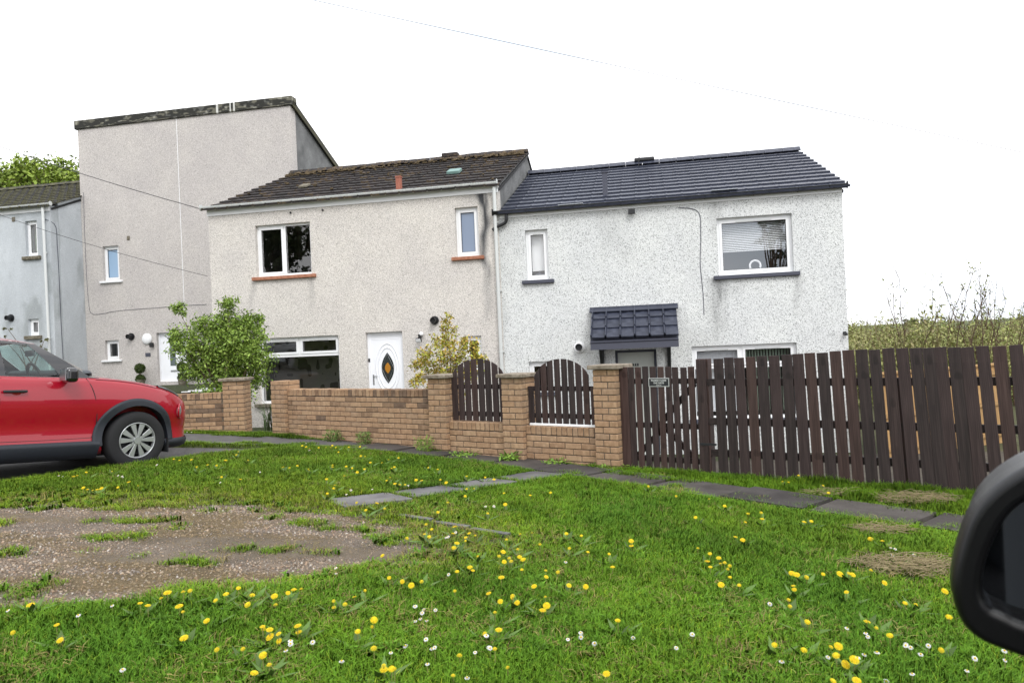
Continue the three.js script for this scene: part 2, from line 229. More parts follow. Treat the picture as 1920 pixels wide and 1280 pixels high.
{ // pavement: tarmac past the parked car, then slabs along the wall and fence
  const P = new THREE.Group(); P.name = 'pavement'; P.userData.kind = 'structure'; scene.add(P);
  const c = new THREE.CatmullRomCurve3(PATH.map(([x, d]) => V(x, 0, d))), L = c.getLength(), at = (s) => { const u = clamp(s / L), p = c.getPointAt(u), t = c.getTangentAt(u); let k = 0, best = 9; PATH.forEach(([x, d], i) => { const q = Math.hypot(x - p.x, d - p.z); if (q < best) { best = q; k = i; } }); return [p.x, p.z, -t.z, t.x, PW[k]]; };
  const e = (s, v) => { const [x, d, nx, nd, w] = at(s); return [x + nx * w * (v - .5), d + nd * w * (v - .5)]; };
  sheet('tarmac', M.asphalt, (u, v) => e(u * 5.1, v)[0], (u, v) => e(u * 5.1, v)[1], 60, 10, .015, P);
  const r = rng(77); let s = 5.14; let k = 0;
  while (s < L - .3) {
    const len = .76 + .1 * r(), pts = [[.02, 0], [len - .02, 0], [len - .02, 1], [.02, 1]].map(([a, v]) => e(s + a + (r() - .5) * .02, v));
    const top = [], y0 = .02 + r() * .02; const g = new THREE.BufferGeometry(), pos = [], uv = [], idx = [];
    for (let j = 0; j <= 6; j++) for (let i = 0; i <= 6; i++) { const a = i / 6, b = j / 6, x = lerp(lerp(pts[0][0], pts[1][0], a), lerp(pts[3][0], pts[2][0], a), b), d = lerp(lerp(pts[0][1], pts[1][1], a), lerp(pts[3][1], pts[2][1], a), b), rim = (i === 0 || j === 0 || i === 6 || j === 6); pos.push(x, groundY(x, d) + (rim ? -.03 : y0), -d); uv.push(x, d); if (i && j) { const o = j * 7 + i; idx.push(o - 8, o - 7, o, o - 8, o, o - 1); } }
    g.setAttribute('position', new THREE.Float32BufferAttribute(pos, 3)); g.setAttribute('uv', new THREE.Float32BufferAttribute(uv, 2)); g.setIndex(idx); 
    // pull the second ring out to the rim so that the top stays flat and the edge is a short bevel
    const p = g.attributes.position; for (let j = 0; j <= 6; j++) for (let i = 0; i <= 6; i++) { const ii = clamp(i, 1, 5), jj = clamp(j, 1, 5); if (ii !== i || jj !== j) continue; const ci = i === 1 ? 0 : i === 5 ? 6 : i, cj = j === 1 ? 0 : j === 5 ? 6 : j, o = (j * 7 + i), q = cj * 7 + ci; if (o !== q) { p.setX(o, lerp(p.getX(o), p.getX(q), .93)); p.setZ(o, lerp(p.getZ(o), p.getZ(q), .93)); } }
    g.computeVertexNormals(); mesh('slab', toCreasedNormals(g, .5), M.slab[k++ % 3], P); s += len;
  }
  STEPS.forEach(([x, d, w, h, t], i) => { const g = rbox(w, .06, h, .012); g.rotateZ((groundY(x + .2, d) - groundY(x - .2, d)) / .4); g.rotateX((groundY(x, d + .2) - groundY(x, d - .2)) / .4); g.rotateY(t); g.translate(x, groundY(x, d) - .008, -d); mesh('slab', metres(g), M.slabPale[i % 2], P); });
  // the run of sunken edging stones between gravel and lawn
  for (let i = 0; i < 3; i++) { const a = [-.93 + .29 * i, 5.52 - .2 * i], b = [a[0] + .27, a[1] - .19]; const g = new THREE.BoxGeometry(.05, .12, Math.hypot(b[0] - a[0], b[1] - a[1])); g.rotateY(Math.atan2(b[0] - a[0], -(b[1] - a[1]))); const mx = (a[0] + b[0]) / 2, md = (a[1] + b[1]) / 2; g.translate(mx, groundY(mx, md) - .035, -md); mesh('edging_stone', metres(g), M.slabPale[1], P); }
}
// ---------------------------------------------------------------- houses
function facade(W, y0, y1, holes, t = .28) {
  const s = new THREE.Shape([[0, y0], [W, y0], [W, y1], [0, y1]].map(([x, y]) => new THREE.Vector2(x, y)));
  for (const [a, b, c, d] of holes) s.holes.push(new THREE.Path([[a, c], [a, d], [b, d], [b, c]].map(([x, y]) => new THREE.Vector2(x, y))));
  return new THREE.ExtrudeGeometry(s, { depth: t, bevelEnabled: false }).translate(0, 0, -t);
}
function gable(pts, x, t) { // a wall across the house at local x, pts are [z, y]
  const s = new THREE.Shape(pts.map(([z, y]) => new THREE.Vector2(-z, y))); const g = new THREE.ExtrudeGeometry(s, { depth: t, bevelEnabled: false }); g.rotateY(Math.PI / 2); return g.translate(x, 0, 0);
}
// one uPVC window: its frame is the part; panes, sill, vents and blinds are its sub-parts
function makeWindow(H, [x0, x1, y0, y1], o = {}) {
  const f = .05, zf = -.085, zb = -.15, F = [bar(x0, x1, y1 - f, y1, zb, zf), bar(x0, x1, y0, y0 + f, zb, zf), bar(x0, x0 + f, y0 + f, y1 - f, zb, zf), bar(x1 - f, x1, y0 + f, y1 - f, zb, zf)];
  const lights = o.lights ?? [[0, 1, 0, 1, true]], panes = [];
  const X = (u) => lerp(x0 + f, x1 - f, u), Y = (v) => lerp(y0 + f, y1 - f, v);
  for (const [u0, u1, v0, v1, sash] of lights) {
    let a = X(u0), b = X(u1), c = Y(v0), d = Y(v1);
    if (u0 > 0) { F.push(bar(a - .025, a + .025, c, d, zb, zf - .003)); a += .025; } if (u1 < 1) b -= .025;
    if (v0 > 0) { F.push(bar(X(u0), X(u1), c - .03, c + .03, zb, zf - .002)); c += .03; } if (v1 < 1) d -= .03;
    if (sash) { const w = .048, z1 = zf + .012, z0 = zb + .01; F.push(bar(a, b, d - w, d, z0, z1), bar(a, b, c, c + w, z0, z1), bar(a, a + w, c + w, d - w, z0, z1), bar(b - w, b, c + w, d - w, z0, z1)); a += w; b -= w; c += w; d -= w; }
    panes.push([a, b, c, d]);
  }
  const win = mesh('window', F, o.frame ?? M.upvc, H);
  panes.forEach(([a, b, c, d], i) => {
    const e = .008; mesh('glazing_bead', [bar(a, b, d - e, d, zf - .022, zf - .012), bar(a, b, c, c + e, zf - .022, zf - .012), bar(a, a + e, c + e, d - e, zf - .022, zf - .012), bar(b - e, b, c + e, d - e, zf - .022, zf - .012)], M.seal, win);
    mesh('pane', new THREE.PlaneGeometry(b - a, d - c).translate((a + b) / 2, (c + d) / 2, zf - .03), o.pane ?? M.glass, win);
    if (o.vents?.includes(i)) mesh('trickle_vent', bar(lerp(a, b, .22), lerp(a, b, .78), d + .012, d + .03, zf + .012, zf + .022), M.plastic, win);
  });
  if (o.sill) { const g = rbox(x1 - x0 + .2, o.sillH ?? .075, .2, .012, (x0 + x1) / 2, y0 - (o.sillH ?? .075) / 2 - .004, -.03); const s = mesh('sill', metres(g, .4), o.sill, win); if (o.sillLabel) s.userData.label = o.sillLabel; }
  return win;
}
const unlit = [];
function flue(H, x, y, r = .055, white) { const g = mesh('boiler_flue', [cyl(r * 1.5, r * 1.5, .03, 0, .015, 0), new THREE.CylinderGeometry(r * .95, r * .95, .16, 18, 1, true).translate(0, .09, 0)].map((q) => q.rotateX(Math.PI / 2).translate(x, y, 0)), white ? M.upvc : M.black, H); mesh('flue_opening', new THREE.CircleGeometry(r * .94, 18).translate(x, y, .13), M.blackMatt, g); return g; }
// concrete interlocking tile: a flat pan with a low roll along its left edge and a lip that hangs over the course below
function tileGeo(w, l, roll = .02, t = .028) {
  const prof = [[0, 0], [.04, roll], [.10, roll], [.16, 0], [1, 0]], pos = [], idx = []; const n = prof.length;
  prof.forEach(([u, y]) => { const x = u * w; pos.push(x, y + t, 0, x, y, 0, x, y + t * .2, -l, x, y - .012, 0); });
  const P = []; const tri = (a, b, c) => P.push(...pos.slice(a * 3, a * 3 + 3), ...pos.slice(b * 3, b * 3 + 3), ...pos.slice(c * 3, c * 3 + 3));
  for (let i = 0; i + 1 < n; i++) { const a = i * 4, b = a + 4; tri(a, b, b + 2); tri(a, b + 2, a + 2); tri(a + 3, b + 3, b); tri(a + 3, b, a); }
  const e = (n - 1) * 4; tri(e, e + 3, e + 2); tri(0, 2, 3);
  const g = new THREE.BufferGeometry(); g.setAttribute('position', new THREE.Float32BufferAttribute(P, 3)); g.computeVertexNormals(); return metres(g, .9);
}
// a slope of tiles rising from the eaves at [y0, z0] to the ridge at [y1, z1]
function slope(roof, W, x0, y0, z0, y1, z1, cols, rows, mats, seed, roll, jit) {
  const r = rng(seed), w = W / cols, len = Math.hypot(y1 - y0, z1 - z0), l = len / rows, tilt = Math.atan2(y1 - y0, Math.abs(z1 - z0)), back = z1 < z0, geo = tileGeo(w - .0015, l + .05, roll);
  for (let j = 0; j < rows; j++) for (let i = 0; i < cols; i++) {
    const k = j / rows, m = mesh('tile', geo, mats[Math.floor(r() * mats.length)], roof), jy = (r() - .5) * jit;
    m.position.set(back ? x0 + i * w : x0 + (i + 1) * w, lerp(y0, y1, k) + .018 + jy, lerp(z0, z1, k) + jy); m.rotation.order = 'YXZ'; m.rotation.set(tilt * 1 - .045, back ? 0 : Math.PI, (r() - .5) * jit * .6);
  }
}
function ridge(roof, x0, x1, y, z, mat, n, jit, seed) { const r = rng(seed), L = (x1 - x0) / n, g = new THREE.CylinderGeometry(.125, .125, L - .01, 12, 1, false, -Math.PI / 2, Math.PI); g.rotateZ(Math.PI / 2); g.rotateX(0); const q = metres(new THREE.ExtrudeGeometry(new THREE.Shape([[-.16, -.06], [-.13, -.075], [0, .0], [.13, -.075], [.16, -.06], [.05, .045], [-.05, .045]].map(([a, b]) => new THREE.Vector2(a, b))), { depth: L - .008, bevelEnabled: false }).rotateY(Math.PI / 2), .5); for (let i = 0; i < n; i++) { const m = mesh('ridge_tile', q, Array.isArray(mat) ? mat[i % mat.length] : mat, roof); m.position.set(x0 + i * L, y + (r() - .5) * jit, z); m.rotation.z = (r() - .5) * jit * .8; } }
function gutter(H, x0, x1, y, z, mat, brackets, r = .06) {
  const g = new THREE.CylinderGeometry(r, r, x1 - x0, 14, 1, true, -Math.PI / 2, Math.PI); g.rotateZ(Math.PI / 2); g.rotateX(Math.PI / 2 + Math.PI / 2 * 0); 
  const s = new THREE.Shape(); s.absarc(0, 0, r, Math.PI, 2 * Math.PI, false); s.lineTo(r - .006, 0); s.absarc(0, 0, r - .006, 2 * Math.PI, Math.PI, true); s.closePath();
  const q = new THREE.ExtrudeGeometry(s, { depth: x1 - x0, bevelEnabled: false, curveSegments: 10 }).rotateY(Math.PI / 2).translate(x0, y, z);
  const m = mesh('gutter', [metres(q, .5), ...[x0, x1].map((x) => cyl(r, r, .006, 0, 0, 0, 16).rotateZ(Math.PI / 2).translate(x, y - .012, z))], mat, H); q.computeVertexNormals();
  for (const b of brackets) mesh('gutter_bracket', [new THREE.TorusGeometry(r + .004, .006, 4, 12, Math.PI).rotateY(Math.PI / 2).rotateX(Math.PI).translate(b, y, z), bar(b - .012, b + .012, y - .05, y + .01, z - r - .02, z - r + .01)], mat, m);
  return m;
}
function houseAt(name, label, [x, d]) { return thing(name, label, 'house', x, 0, -d, -AN); }
const floorSlab = (H, W, D, ys) => mesh('interior_floor', ys.map((y) => bar(.29, W - .29, y - .1, y, -D + .05, -.29)), M.inside, H);

// --- cream roughcast house in the middle
{
  const H = houseAt('terraced_house', 'cream roughcast house with mossy brown tiled roof and oval glass door', L2), W = 6.6, D = 8;
  const holes = [[1.13, 2.43, 3.2, 4.33], [5.68, 6.17, 3.35, 4.37], [1.07, 2.98, .42, 1.85], [3.6, 4.42, -.14, 1.87], [5.76, 6.13, 1.0, 1.7]];
  mesh('front_wall', metres(facade(W, -.5, 4.78, holes), 7, 7, 0, 1), M.wall2, H);
  const gp = [[-.29, -.5], [-D, -.5], [-D, 4.78], [-4, 6.36], [-.29, 4.9]];
  mesh('gable_wall', metres(gable(gp, .002, .28), 2), M.cement, H); mesh('gable_wall', metres(gable(gp, W - .282, .28), 2), M.cement, H);
  mesh('back_wall', bar(.3, W - .3, -.5, 4.78, -D, -D + .25), M.wall2, H);
  mesh('partition_wall', metres(bar(.3, 3.3, -.15, 2.2, -2.1, -2.0), 1.6), M.paper, H); mesh('partition_wall', bar(.3, W - .3, -.2, 4.75, -3.6, -3.5), M.inside, H);
  floorSlab(H, W, D, [-.16, 2.35, 4.76]);
  const roof = mesh('roof', [new THREE.BoxGeometry(W + .06, .06, 4.3).rotateX(.4).translate(W / 2, 5.52, -2.03), new THREE.BoxGeometry(W + .06, .06, 4.4).rotateX(-.4).translate(W / 2, 5.56, -6)], M.blackMatt, H);
  slope(roof, W + .1, -.05, 4.72, .16, 6.42, -3.98, 22, 12, M.tile2, 5, .01, .006);
  ridge(roof, -.05, W + .05, 6.5, -4, M.tile2, 16, .02, 3);
  const r = rng(8), mg = new THREE.IcosahedronGeometry(.035, 0), mm = []; // cushions of moss along the ridge, thick at the corner by the tower
  for (let i = 0; i < 420; i++) { const u = r(), k = i < 300 ? r() * .14 : i < 400 ? r() ** 2 * .5 : r(), x = i % 3 ? W * u : (r() < .5 ? W * (1 - .16 * r()) : W * .3 * r()); const q = mg.clone().scale(.7 + r() * 1.3, .4 + r() * .4, .7 + r() * 1.1); q.translate(x, 6.47 - k * 1.7 + .035, -4 + k * 4.12); mm.push(q); }
  const ms = mesh('roof_moss', mm, M.moss, roof); ms.userData.kind = 'stuff';
  const vent = (n, x, k, mat, w, h, l) => { const m = mesh(n, rbox(w, h, l, .02), mat, roof); m.position.set(x, lerp(4.72, 6.42, k) + .07, lerp(.16, -3.98, k)); m.rotation.x = .4; return m; };
  vent('roof_vent', 1.55, .42, M.sillStone, .2, .06, .3); vent('roof_vent', 5.25, .45, std({ color: rgb(116, 146, 140), roughness: .6 }), .3, .08, .34).userData.label = 'pale green roof vent';
  const pv = mesh('soil_vent_pipe', [box(.11, .4, .09, 4.42, 4.95, -.2), box(.13, .03, .11, 4.42, 5.165, -.2)], std({ map: brickTex([156, 96, 78], 5), roughness: .8 }), H); pv.userData.label = 'short terracotta coloured pipe boxing near the eaves';
  mesh('chimney_vent', [rbox(.45, .12, .22, .03, 4.55, 6.56, -4.0)], M.tile2[2], roof);
  mesh('roof_hook', tube([V(4.05, 6.3, -3.75), V(4.05, 6.62, -3.75), V(4.0, 6.7, -3.75), V(3.96, 6.66, -3.75)], .008, 16, 5), M.metal, roof);
  mesh('fascia_board', [bar(-.02, W + .02, 4.62, 4.76, .002, .022)], M.upvc, H);
  gutter(H, -.1, W + .02, 4.815, .1, M.gutterGrey, [.25, 1.1, 1.9, 2.6, 3.3, 4.0, 4.75, 5.4, 6.1], .072);
  const dp = mesh('downpipe', [between(V(W - .05, 4.78, .09), V(W - .05, -.3, .06), .038, .038, 12)], M.gutterGrey, H);
  for (const y of [4.0, 2.6, 1.35, .3]) mesh('pipe_clip', [cyl(.046, .046, .04, W - .05, y, .065, 12), bar(W - .11, W + .01, y - .012, y + .012, 0, .05)], M.gutterGrey, dp);
  makeWindow(H, holes[0], { lights: [[0, .5, 0, 1, true], [.5, 1, 0, 1, false]], sill: M.sillRed, sillLabel: 'terracotta painted window sill' });
  makeWindow(H, holes[1], { sill: M.sillRed, pane: M.frost, sillLabel: 'terracotta painted window sill' });
  makeWindow(H, holes[2], { lights: [[0, 1, 0, .735, false], [0, .5, .735, 1, true], [.5, 1, .735, 1, true]], vents: [1, 2], sill: M.sillStone });
  makeWindow(H, holes[4], { sill: M.sillStone });
  // panelled door with a pointed oval of leaded glass
  const [a, b, c, e] = holes[3], dx = (a + b) / 2, door = mesh('door', [bar(a, b, e - .06, e, -.16, -.09), bar(a, a + .06, c, e - .06, -.16, -.09), bar(b - .06, b, c, e - .06, -.16, -.09), bar(a + .06, b - .06, c, e - .06, -.145, -.105)], M.upvcDoor, H);
  const ring = (rx, ry, w, z) => { const p = []; for (let i = 0; i <= 48; i++) { const t = i / 48 * Math.PI * 2; p.push(V(dx + .02 + rx * Math.cos(t), 1.1 + ry * Math.sin(t), z)); } return tube(p, w, 64, 6); };
  mesh('door_moulding', [ring(.26, .52, .016, -.105), ring(.205, .43, .014, -.105), bar(a + .1, b - .1, e - .16, e - .145, -.106, -.1)], M.upvcDoor, door);
  const lens = (k) => { const s = new THREE.Shape(), n = 16; for (let i = 0; i <= n; i++) { const t = -1 + 2 * i / n; const x = .14 * k * (1 - t * t), y = .33 * k * t; i ? s.lineTo(x, y) : s.moveTo(x, y); } for (let i = n; i >= 0; i--) { const t = -1 + 2 * i / n; s.lineTo(-.14 * k * (1 - t * t), .33 * k * t); } return new THREE.ShapeGeometry(s); };
  mesh('oval_pane', lens(1).translate(dx + .02, 1.1, -.1), phys({ color: rgb(38, 46, 44), roughness: .12, clearcoat: 1 }), door).userData.label = 'pointed oval of dark leaded glass';
  mesh('amber_glass', lens(.36).scale(1.25, 1, 1).translate(dx + .02, 1.1, -.098), phys({ color: rgb(176, 118, 30), roughness: .2, clearcoat: 1 }), door);
  mesh('lead_came', [[-1, 1], [1, 1], [-1, -1], [1, -1]].map(([sx, sy]) => between(V(dx + .02, 1.1 + sy * .3, -.097), V(dx + .02 + sx * .135, 1.1, -.097), .004, .004, 4)), M.metal, door);
  mesh('door_handle', [rbox(.03, .22, .015, .006, a + .1, .86, -.098), between(V(a + .1, .93, -.085), V(a + .2, .93, -.07), .009, .008, 8)], M.metal, door);
  mesh('door_bell', rbox(.035, .075, .02, .006, a + .025, 1.28, -.083), M.black, door);
  flue(H, 5.15, 2.06, .06);
  const L = mesh('security_light', [rbox(.12, .09, .05, .01).rotateX(.5).translate(4.82, 1.66, .13), bar(4.8, 4.84, 1.7, 1.78, 0, .1)], M.black, H); mesh('lamp_glass', rbox(.1, .07, .012, .004).rotateX(.5).translate(4.82, 1.652, .155), M.blind, L); mesh('sensor_housing', new THREE.SphereGeometry(.045, 14, 10).translate(4.86, 1.79, .06), M.upvc, L);
  for (const x of [2.0, 2.75]) mesh('wall_hook', rbox(.03, .04, .05, .01, x, 4.55, .02), M.black, H);
}
// --- white roughcast house with the slate blue roof
{
  const H = houseAt('terraced_house', 'white speckled roughcast house with dark slate blue roof and porch canopy', L3), W = 6.6, D = 8;
  const holes = [[.54, 1.0, 2.78, 3.8], [4.31, 5.69, 2.65, 3.76], [3.74, 5.68, -.12, 1.3], [2.25, 3.06, -.8, 1.28], [.5, .98, .5, 1.12]];
  mesh('front_wall', metres(facade(W, -1.2, 4.2, holes), 7, 7, 0, 1), M.wall3, H);
  const gp = [[-.29, -1.2], [-D, -1.2], [-D, 4.2], [-4, 5.76], [-.29, 4.3]];
  mesh('gable_wall', metres(gable(gp, .002, .28), 7, 7, 0, 1), M.wall3, H); mesh('gable_wall', metres(gable(gp, W - .282, .28), 7, 7, 0, 1), M.wall3, H);
  mesh('back_wall', bar(.3, W - .3, -1.2, 4.2, -D, -D + .25), M.wall3, H); mesh('partition_wall', bar(.3, W - .3, -.8, 4.2, -3.6, -3.5), M.inside, H);
  floorSlab(H, W, D, [-.82, 1.75, 4.18]);
  const roof = mesh('roof', [new THREE.BoxGeometry(W + .04, .06, 4.3).rotateX(.4).translate(W / 2 + .02, 4.94, -2.03), new THREE.BoxGeometry(W + .04, .06, 4.4).rotateX(-.4).translate(W / 2 + .02, 4.98, -6)], M.blackMatt, H);
  slope(roof, W + .08, .03, 4.14, .16, 5.84, -3.98, 22, 12, M.tile3, 9, .005, .0015);
  ridge(roof, .03, W + .11, 5.92, -4, M.tile3[0], 16, .004, 4);
  const vp = mesh('soil_vent_pipe', [box(.1, .62, .1, 2.16, 4.68, -.72), box(.13, .03, .13, 2.16, 5.0, -.72)], M.sillDark, H); vp.rotation.x = 0;
  mesh('chimney_vent', [rbox(.5, .1, .24, .03, 3.0, 5.98, -4.0)], M.black, roof); mesh('roof_hook', between(V(2.85, 5.7, -3.7), V(2.88, 6.05, -3.7), .012, .012, 5), M.black, roof);
  const leads = [[1.5, .08], [4.5, .26]]; mesh('lead_flashing', [...leads.map(([x, k]) => box(.5, .012, .1, x, lerp(4.14, 5.84, k * .3) + .06, lerp(.16, -3.98, k * .3)))], std({ color: rgb(178, 182, 186), roughness: .5 }), roof);
  mesh('fascia_board', [bar(.03, W - .005, 4.08, 4.17, .002, .024)], M.upvc, H);
  const g = gutter(H, -.1, W + .07, 4.21, .1, M.black, [.6, 1.55, 2.5, 3.1, 4.1, 5.0, 5.8, 6.35], .072); g.userData.label = 'black gutter';
  mesh('downpipe', [tube([V(.18, 4.19, .09), V(.18, 4.05, .09), V(.16, 3.98, .08), V(-.02, 3.9, .075), V(-.12, 3.84, .075)], .034, 24, 10)], M.black, H);
  makeWindow(H, holes[0], { sill: M.sillDark, vents: [0], sillLabel: 'dark grey painted sill' });
  makeWindow(H, holes[1], { sill: M.sillDark, pane: M.mirrorGlass, vents: [0], sillLabel: 'dark grey painted sill' });
  makeWindow(H, holes[2], { lights: [[0, 1, 0, .72, false], [0, .48, .72, 1, true], [.48, 1, .72, 1, true]], vents: [1, 2], sill: M.sillDark });
  makeWindow(H, holes[4], { sill: M.sillDark });
  // blinds and curtains hung behind the glass
  const slats = []; for (let i = 0; i < 16; i++) slats.push(new THREE.BoxGeometry(1.24, .003, .03).rotateX(.75).translate(5.0, 3.64 - i * .034, -.26));
  const vb = mesh('venetian_blind', slats, M.blind, H);
  mesh('ornament', [new THREE.TorusGeometry(.1, .02, 10, 24, Math.PI * 1.3).rotateZ(-.47).translate(5.02, 2.82, -.22), rbox(.2, .05, .06, .02, 5.02, 2.74, -.22)], M.upvc, H); mesh('roller_blind', bar(.62, .93, 2.98, 3.72, -.26, -.255), M.blind, H);
  { const s = new THREE.Shape(); for (let i = 0; i < 10; i++) { const r = i % 2 ? .045 : .11, t = Math.PI / 2 + i * Math.PI / 5; i ? s.lineTo(r * Math.cos(t), r * .8 * Math.sin(t)) : s.moveTo(r * Math.cos(t), r * .8 * Math.sin(t)); } mesh('star_cutout', [new THREE.ExtrudeGeometry(s, { depth: .006, bevelEnabled: false }).translate(.77, 2.9, -.25)], M.sillDark, H); }
  const vl = []; for (let i = 0; i < 16; i++) vl.push(new THREE.BoxGeometry(.06, 1.2, .003).rotateY(.9).translate(4.8 + i * .055, .6, -.28)); mesh('vertical_blind', vl, M.curtain, H);
  const cv = []; for (let i = 0; i < 30; i++) cv.push(cyl(.018, .018, 1.2, 3.82 + i * .028, .6, -.26, 6)); mesh('curtain', cv, M.net, H);
  // front door below the tiled canopy
  const [a, b, c, e] = holes[3]; const door = mesh('door', [bar(a, b, e - .05, e, -.16, -.09), bar(a, a + .05, c, e - .05, -.16, -.09), bar(b - .05, b, c, e - .05, -.16, -.09)], M.sillDark, H); mesh('door_leaf', bar(a + .05, b - .05, c, e - .05, -.15, -.11), std({ color: rgb(186, 190, 184), roughness: .5 }), door);
  mesh('house_number', [0, 1, 2].map((i) => rbox(.028, .05, .01, .004, 2.6 + i * .045, .98, -.105)), M.black, door); mesh('door_handle', rbox(.03, .2, .03, .008, a + .12, .2, -.1), M.metal, door);
  const cy = (z) => 2.05 - (z / .75) * .56, can = mesh('canopy', [new THREE.BoxGeometry(1.64, .03, .9).rotateX(.64).translate(2.65, 1.72, .38), bar(1.83, 3.47, 1.32, 1.46, .70, .73)], M.sillDark, H);
  const tg = tileGeo(.274, .34, .05, .022); for (let j = 0; j < 3; j++) for (let i = 0; i < 6; i++) { const m = mesh('canopy_tile', tg, M.tile3[(i * 2 + j) % 3], can), z = .77 - j * .245; m.position.set(1.83 + i * .274, cy(z) + .065, z); m.rotation.x = .64 - .04; }
  mesh('canopy_flashing', [new THREE.BoxGeometry(1.72, .02, .14).rotateX(.5).translate(2.65, 2.09, .08), bar(1.79, 3.51, 2.1, 2.16, .001, .02)], M.tile3[0], can);
  for (const x of [2.0, 3.3]) mesh('canopy_bracket', [bar(x - .035, x + .035, .75, 1.42, .001, .07), bar(x - .035, x + .035, 1.36, 1.42, .07, .7), beam(V(x, .85, .06), V(x, 1.36, .5), .06, .06)], M.black, can);
  mesh('canopy_lamp', cyl(.05, .05, .03, 2.65, 1.345, .62, 14), M.black, can);
  flue(H, 1.55, 1.38, .075, true);
  mesh('security_light', [rbox(.13, .1, .05, .01, 2.7, 4.0, .1), rbox(.03, .05, .1, .008, 2.7, 4.03, .05)], M.black, H); mesh('security_camera', [rbox(.05, .05, .12, .015, 6.54, 1.42, .07), rbox(.06, .06, .02, .008, 6.54, 1.44, .01)], M.black, H);
  mesh('wall_cable', tube([V(3.6, 4.02, .012), V(3.85, 3.98, .01), V(3.98, 3.9, .008), V(4.0, 3.4, .008), V(3.97, 2.9, .008), V(4.0, 2.3, .008), V(4.0, 1.9, .008)], .006, 40, 5), M.sillDark, H);
}
// --- tall pinkish grey house behind, its roof falling to the back
{
  const W = 6.84, D = 8, o = [TR[0] - W * HU[0], TR[1] - W * HU[1]], H = houseAt('terraced_house', 'tall pinkish grey roughcast house with high blank front wall and mossy coping', o), q = (s) => W + s;
  const holes = [[q(-6.17), q(-5.63), 3.84, 4.86], [q(-6.22), q(-5.76), 1.52, 2.09], [q(-4.5), q(-3.55), .82, 2.24]];
  mesh('front_wall', metres(facade(W, .0, 8.38, holes), 7, 7, 0, 1), M.wallT, H);
  const gp = [[-.29, 0], [-D, 0], [-D, 5.2], [-.29, 8.3]]; mesh('gable_wall', metres(gable(gp, .002, .28), 2), M.cement, H); mesh('gable_wall', metres(gable(gp, W - .282, .28), 2), M.cement, H);
  mesh('back_wall', bar(.3, W - .3, 0, 5.1, -D, -D + .25), M.wallT, H); floorSlab(H, W, D, [.8, 3.2, 5.0]);
  const roof = mesh('roof', [new THREE.BoxGeometry(W + .1, .1, 8.75).rotateX(-.39).translate(W / 2, 6.83, -4.05)], M.tileL[0], H);
  mesh('verge_board', [new THREE.BoxGeometry(.04, .16, 8.6).rotateX(-.39).translate(W + .06, 6.82, -4.0)], M.tileL[1], roof);
  mesh('coping', metres(rbox(W + .16, .26, .3, .02, W / 2, 8.5, -.1), 7, .3, 0, 0), M.coping, H);
  mesh('movement_joint', bar(q(-3.56), q(-3.545), 2.5, 8.36, .001, .006), M.upvc, H);
  makeWindow(H, holes[0], { sill: M.upvc, pane: phys({ color: rgb(150, 178, 206), roughness: .3, clearcoat: .5 }), sillH: .06 }); makeWindow(H, holes[1], { sill: M.upvc, sillH: .06 });
  const [a, b, c, e] = holes[2], door = mesh('door', [bar(a, b, e - .05, e, -.16, -.09), bar(a, a + .05, c, e - .05, -.16, -.09), bar(b - .05, b, c, e - .05, -.16, -.09), bar(a + .05, b - .05, c, e - .05, -.15, -.11)], M.upvcDoor, H);
  mesh('door_pane', bar(a + .34, a + .52, c + .45, e - .22, -.112, -.104), phys({ color: rgb(96, 106, 108), roughness: .15, clearcoat: 1 }), door); mesh('letter_box', rbox(.26, .05, .012, .004, (a + b) / 2, c + .3, -.104), M.metal, door);
  flue(H, q(-5.32), 2.17, .07); const rl = mesh('bulkhead_lamp', new THREE.SphereGeometry(.16, 20, 12).scale(1, 1, .4).translate(q(-4.8), 2.08, .02), M.upvc, H); rl.userData.label = 'round white bulkhead lamp cover';
  mesh('lantern', [rbox(.09, .13, .09, .012, q(-4.62), 1.9, .07), rbox(.03, .04, .08, .006, q(-4.62), 1.94, .03)], M.black, H); mesh('number_plate', rbox(.17, .11, .012, .004, q(-4.8), 1.62, .006), M.sillDark, H);
  mesh('air_vent', rbox(.09, .12, .02, .004, q(-5.28), 5.05, .008), M.sillStone, H);
  mesh('wall_cable', tube([V(.12, 6.5, .012), V(.1, 5, .012), V(.14, 3.2, .012), V(.2, 2.92, .012), V(1.2, 2.95, .012), V(2.4, 2.97, .012), V(3.4, 2.99, .012), V(4.0, 2.98, .012)], .005, 60, 5), M.sillDark, H);
}
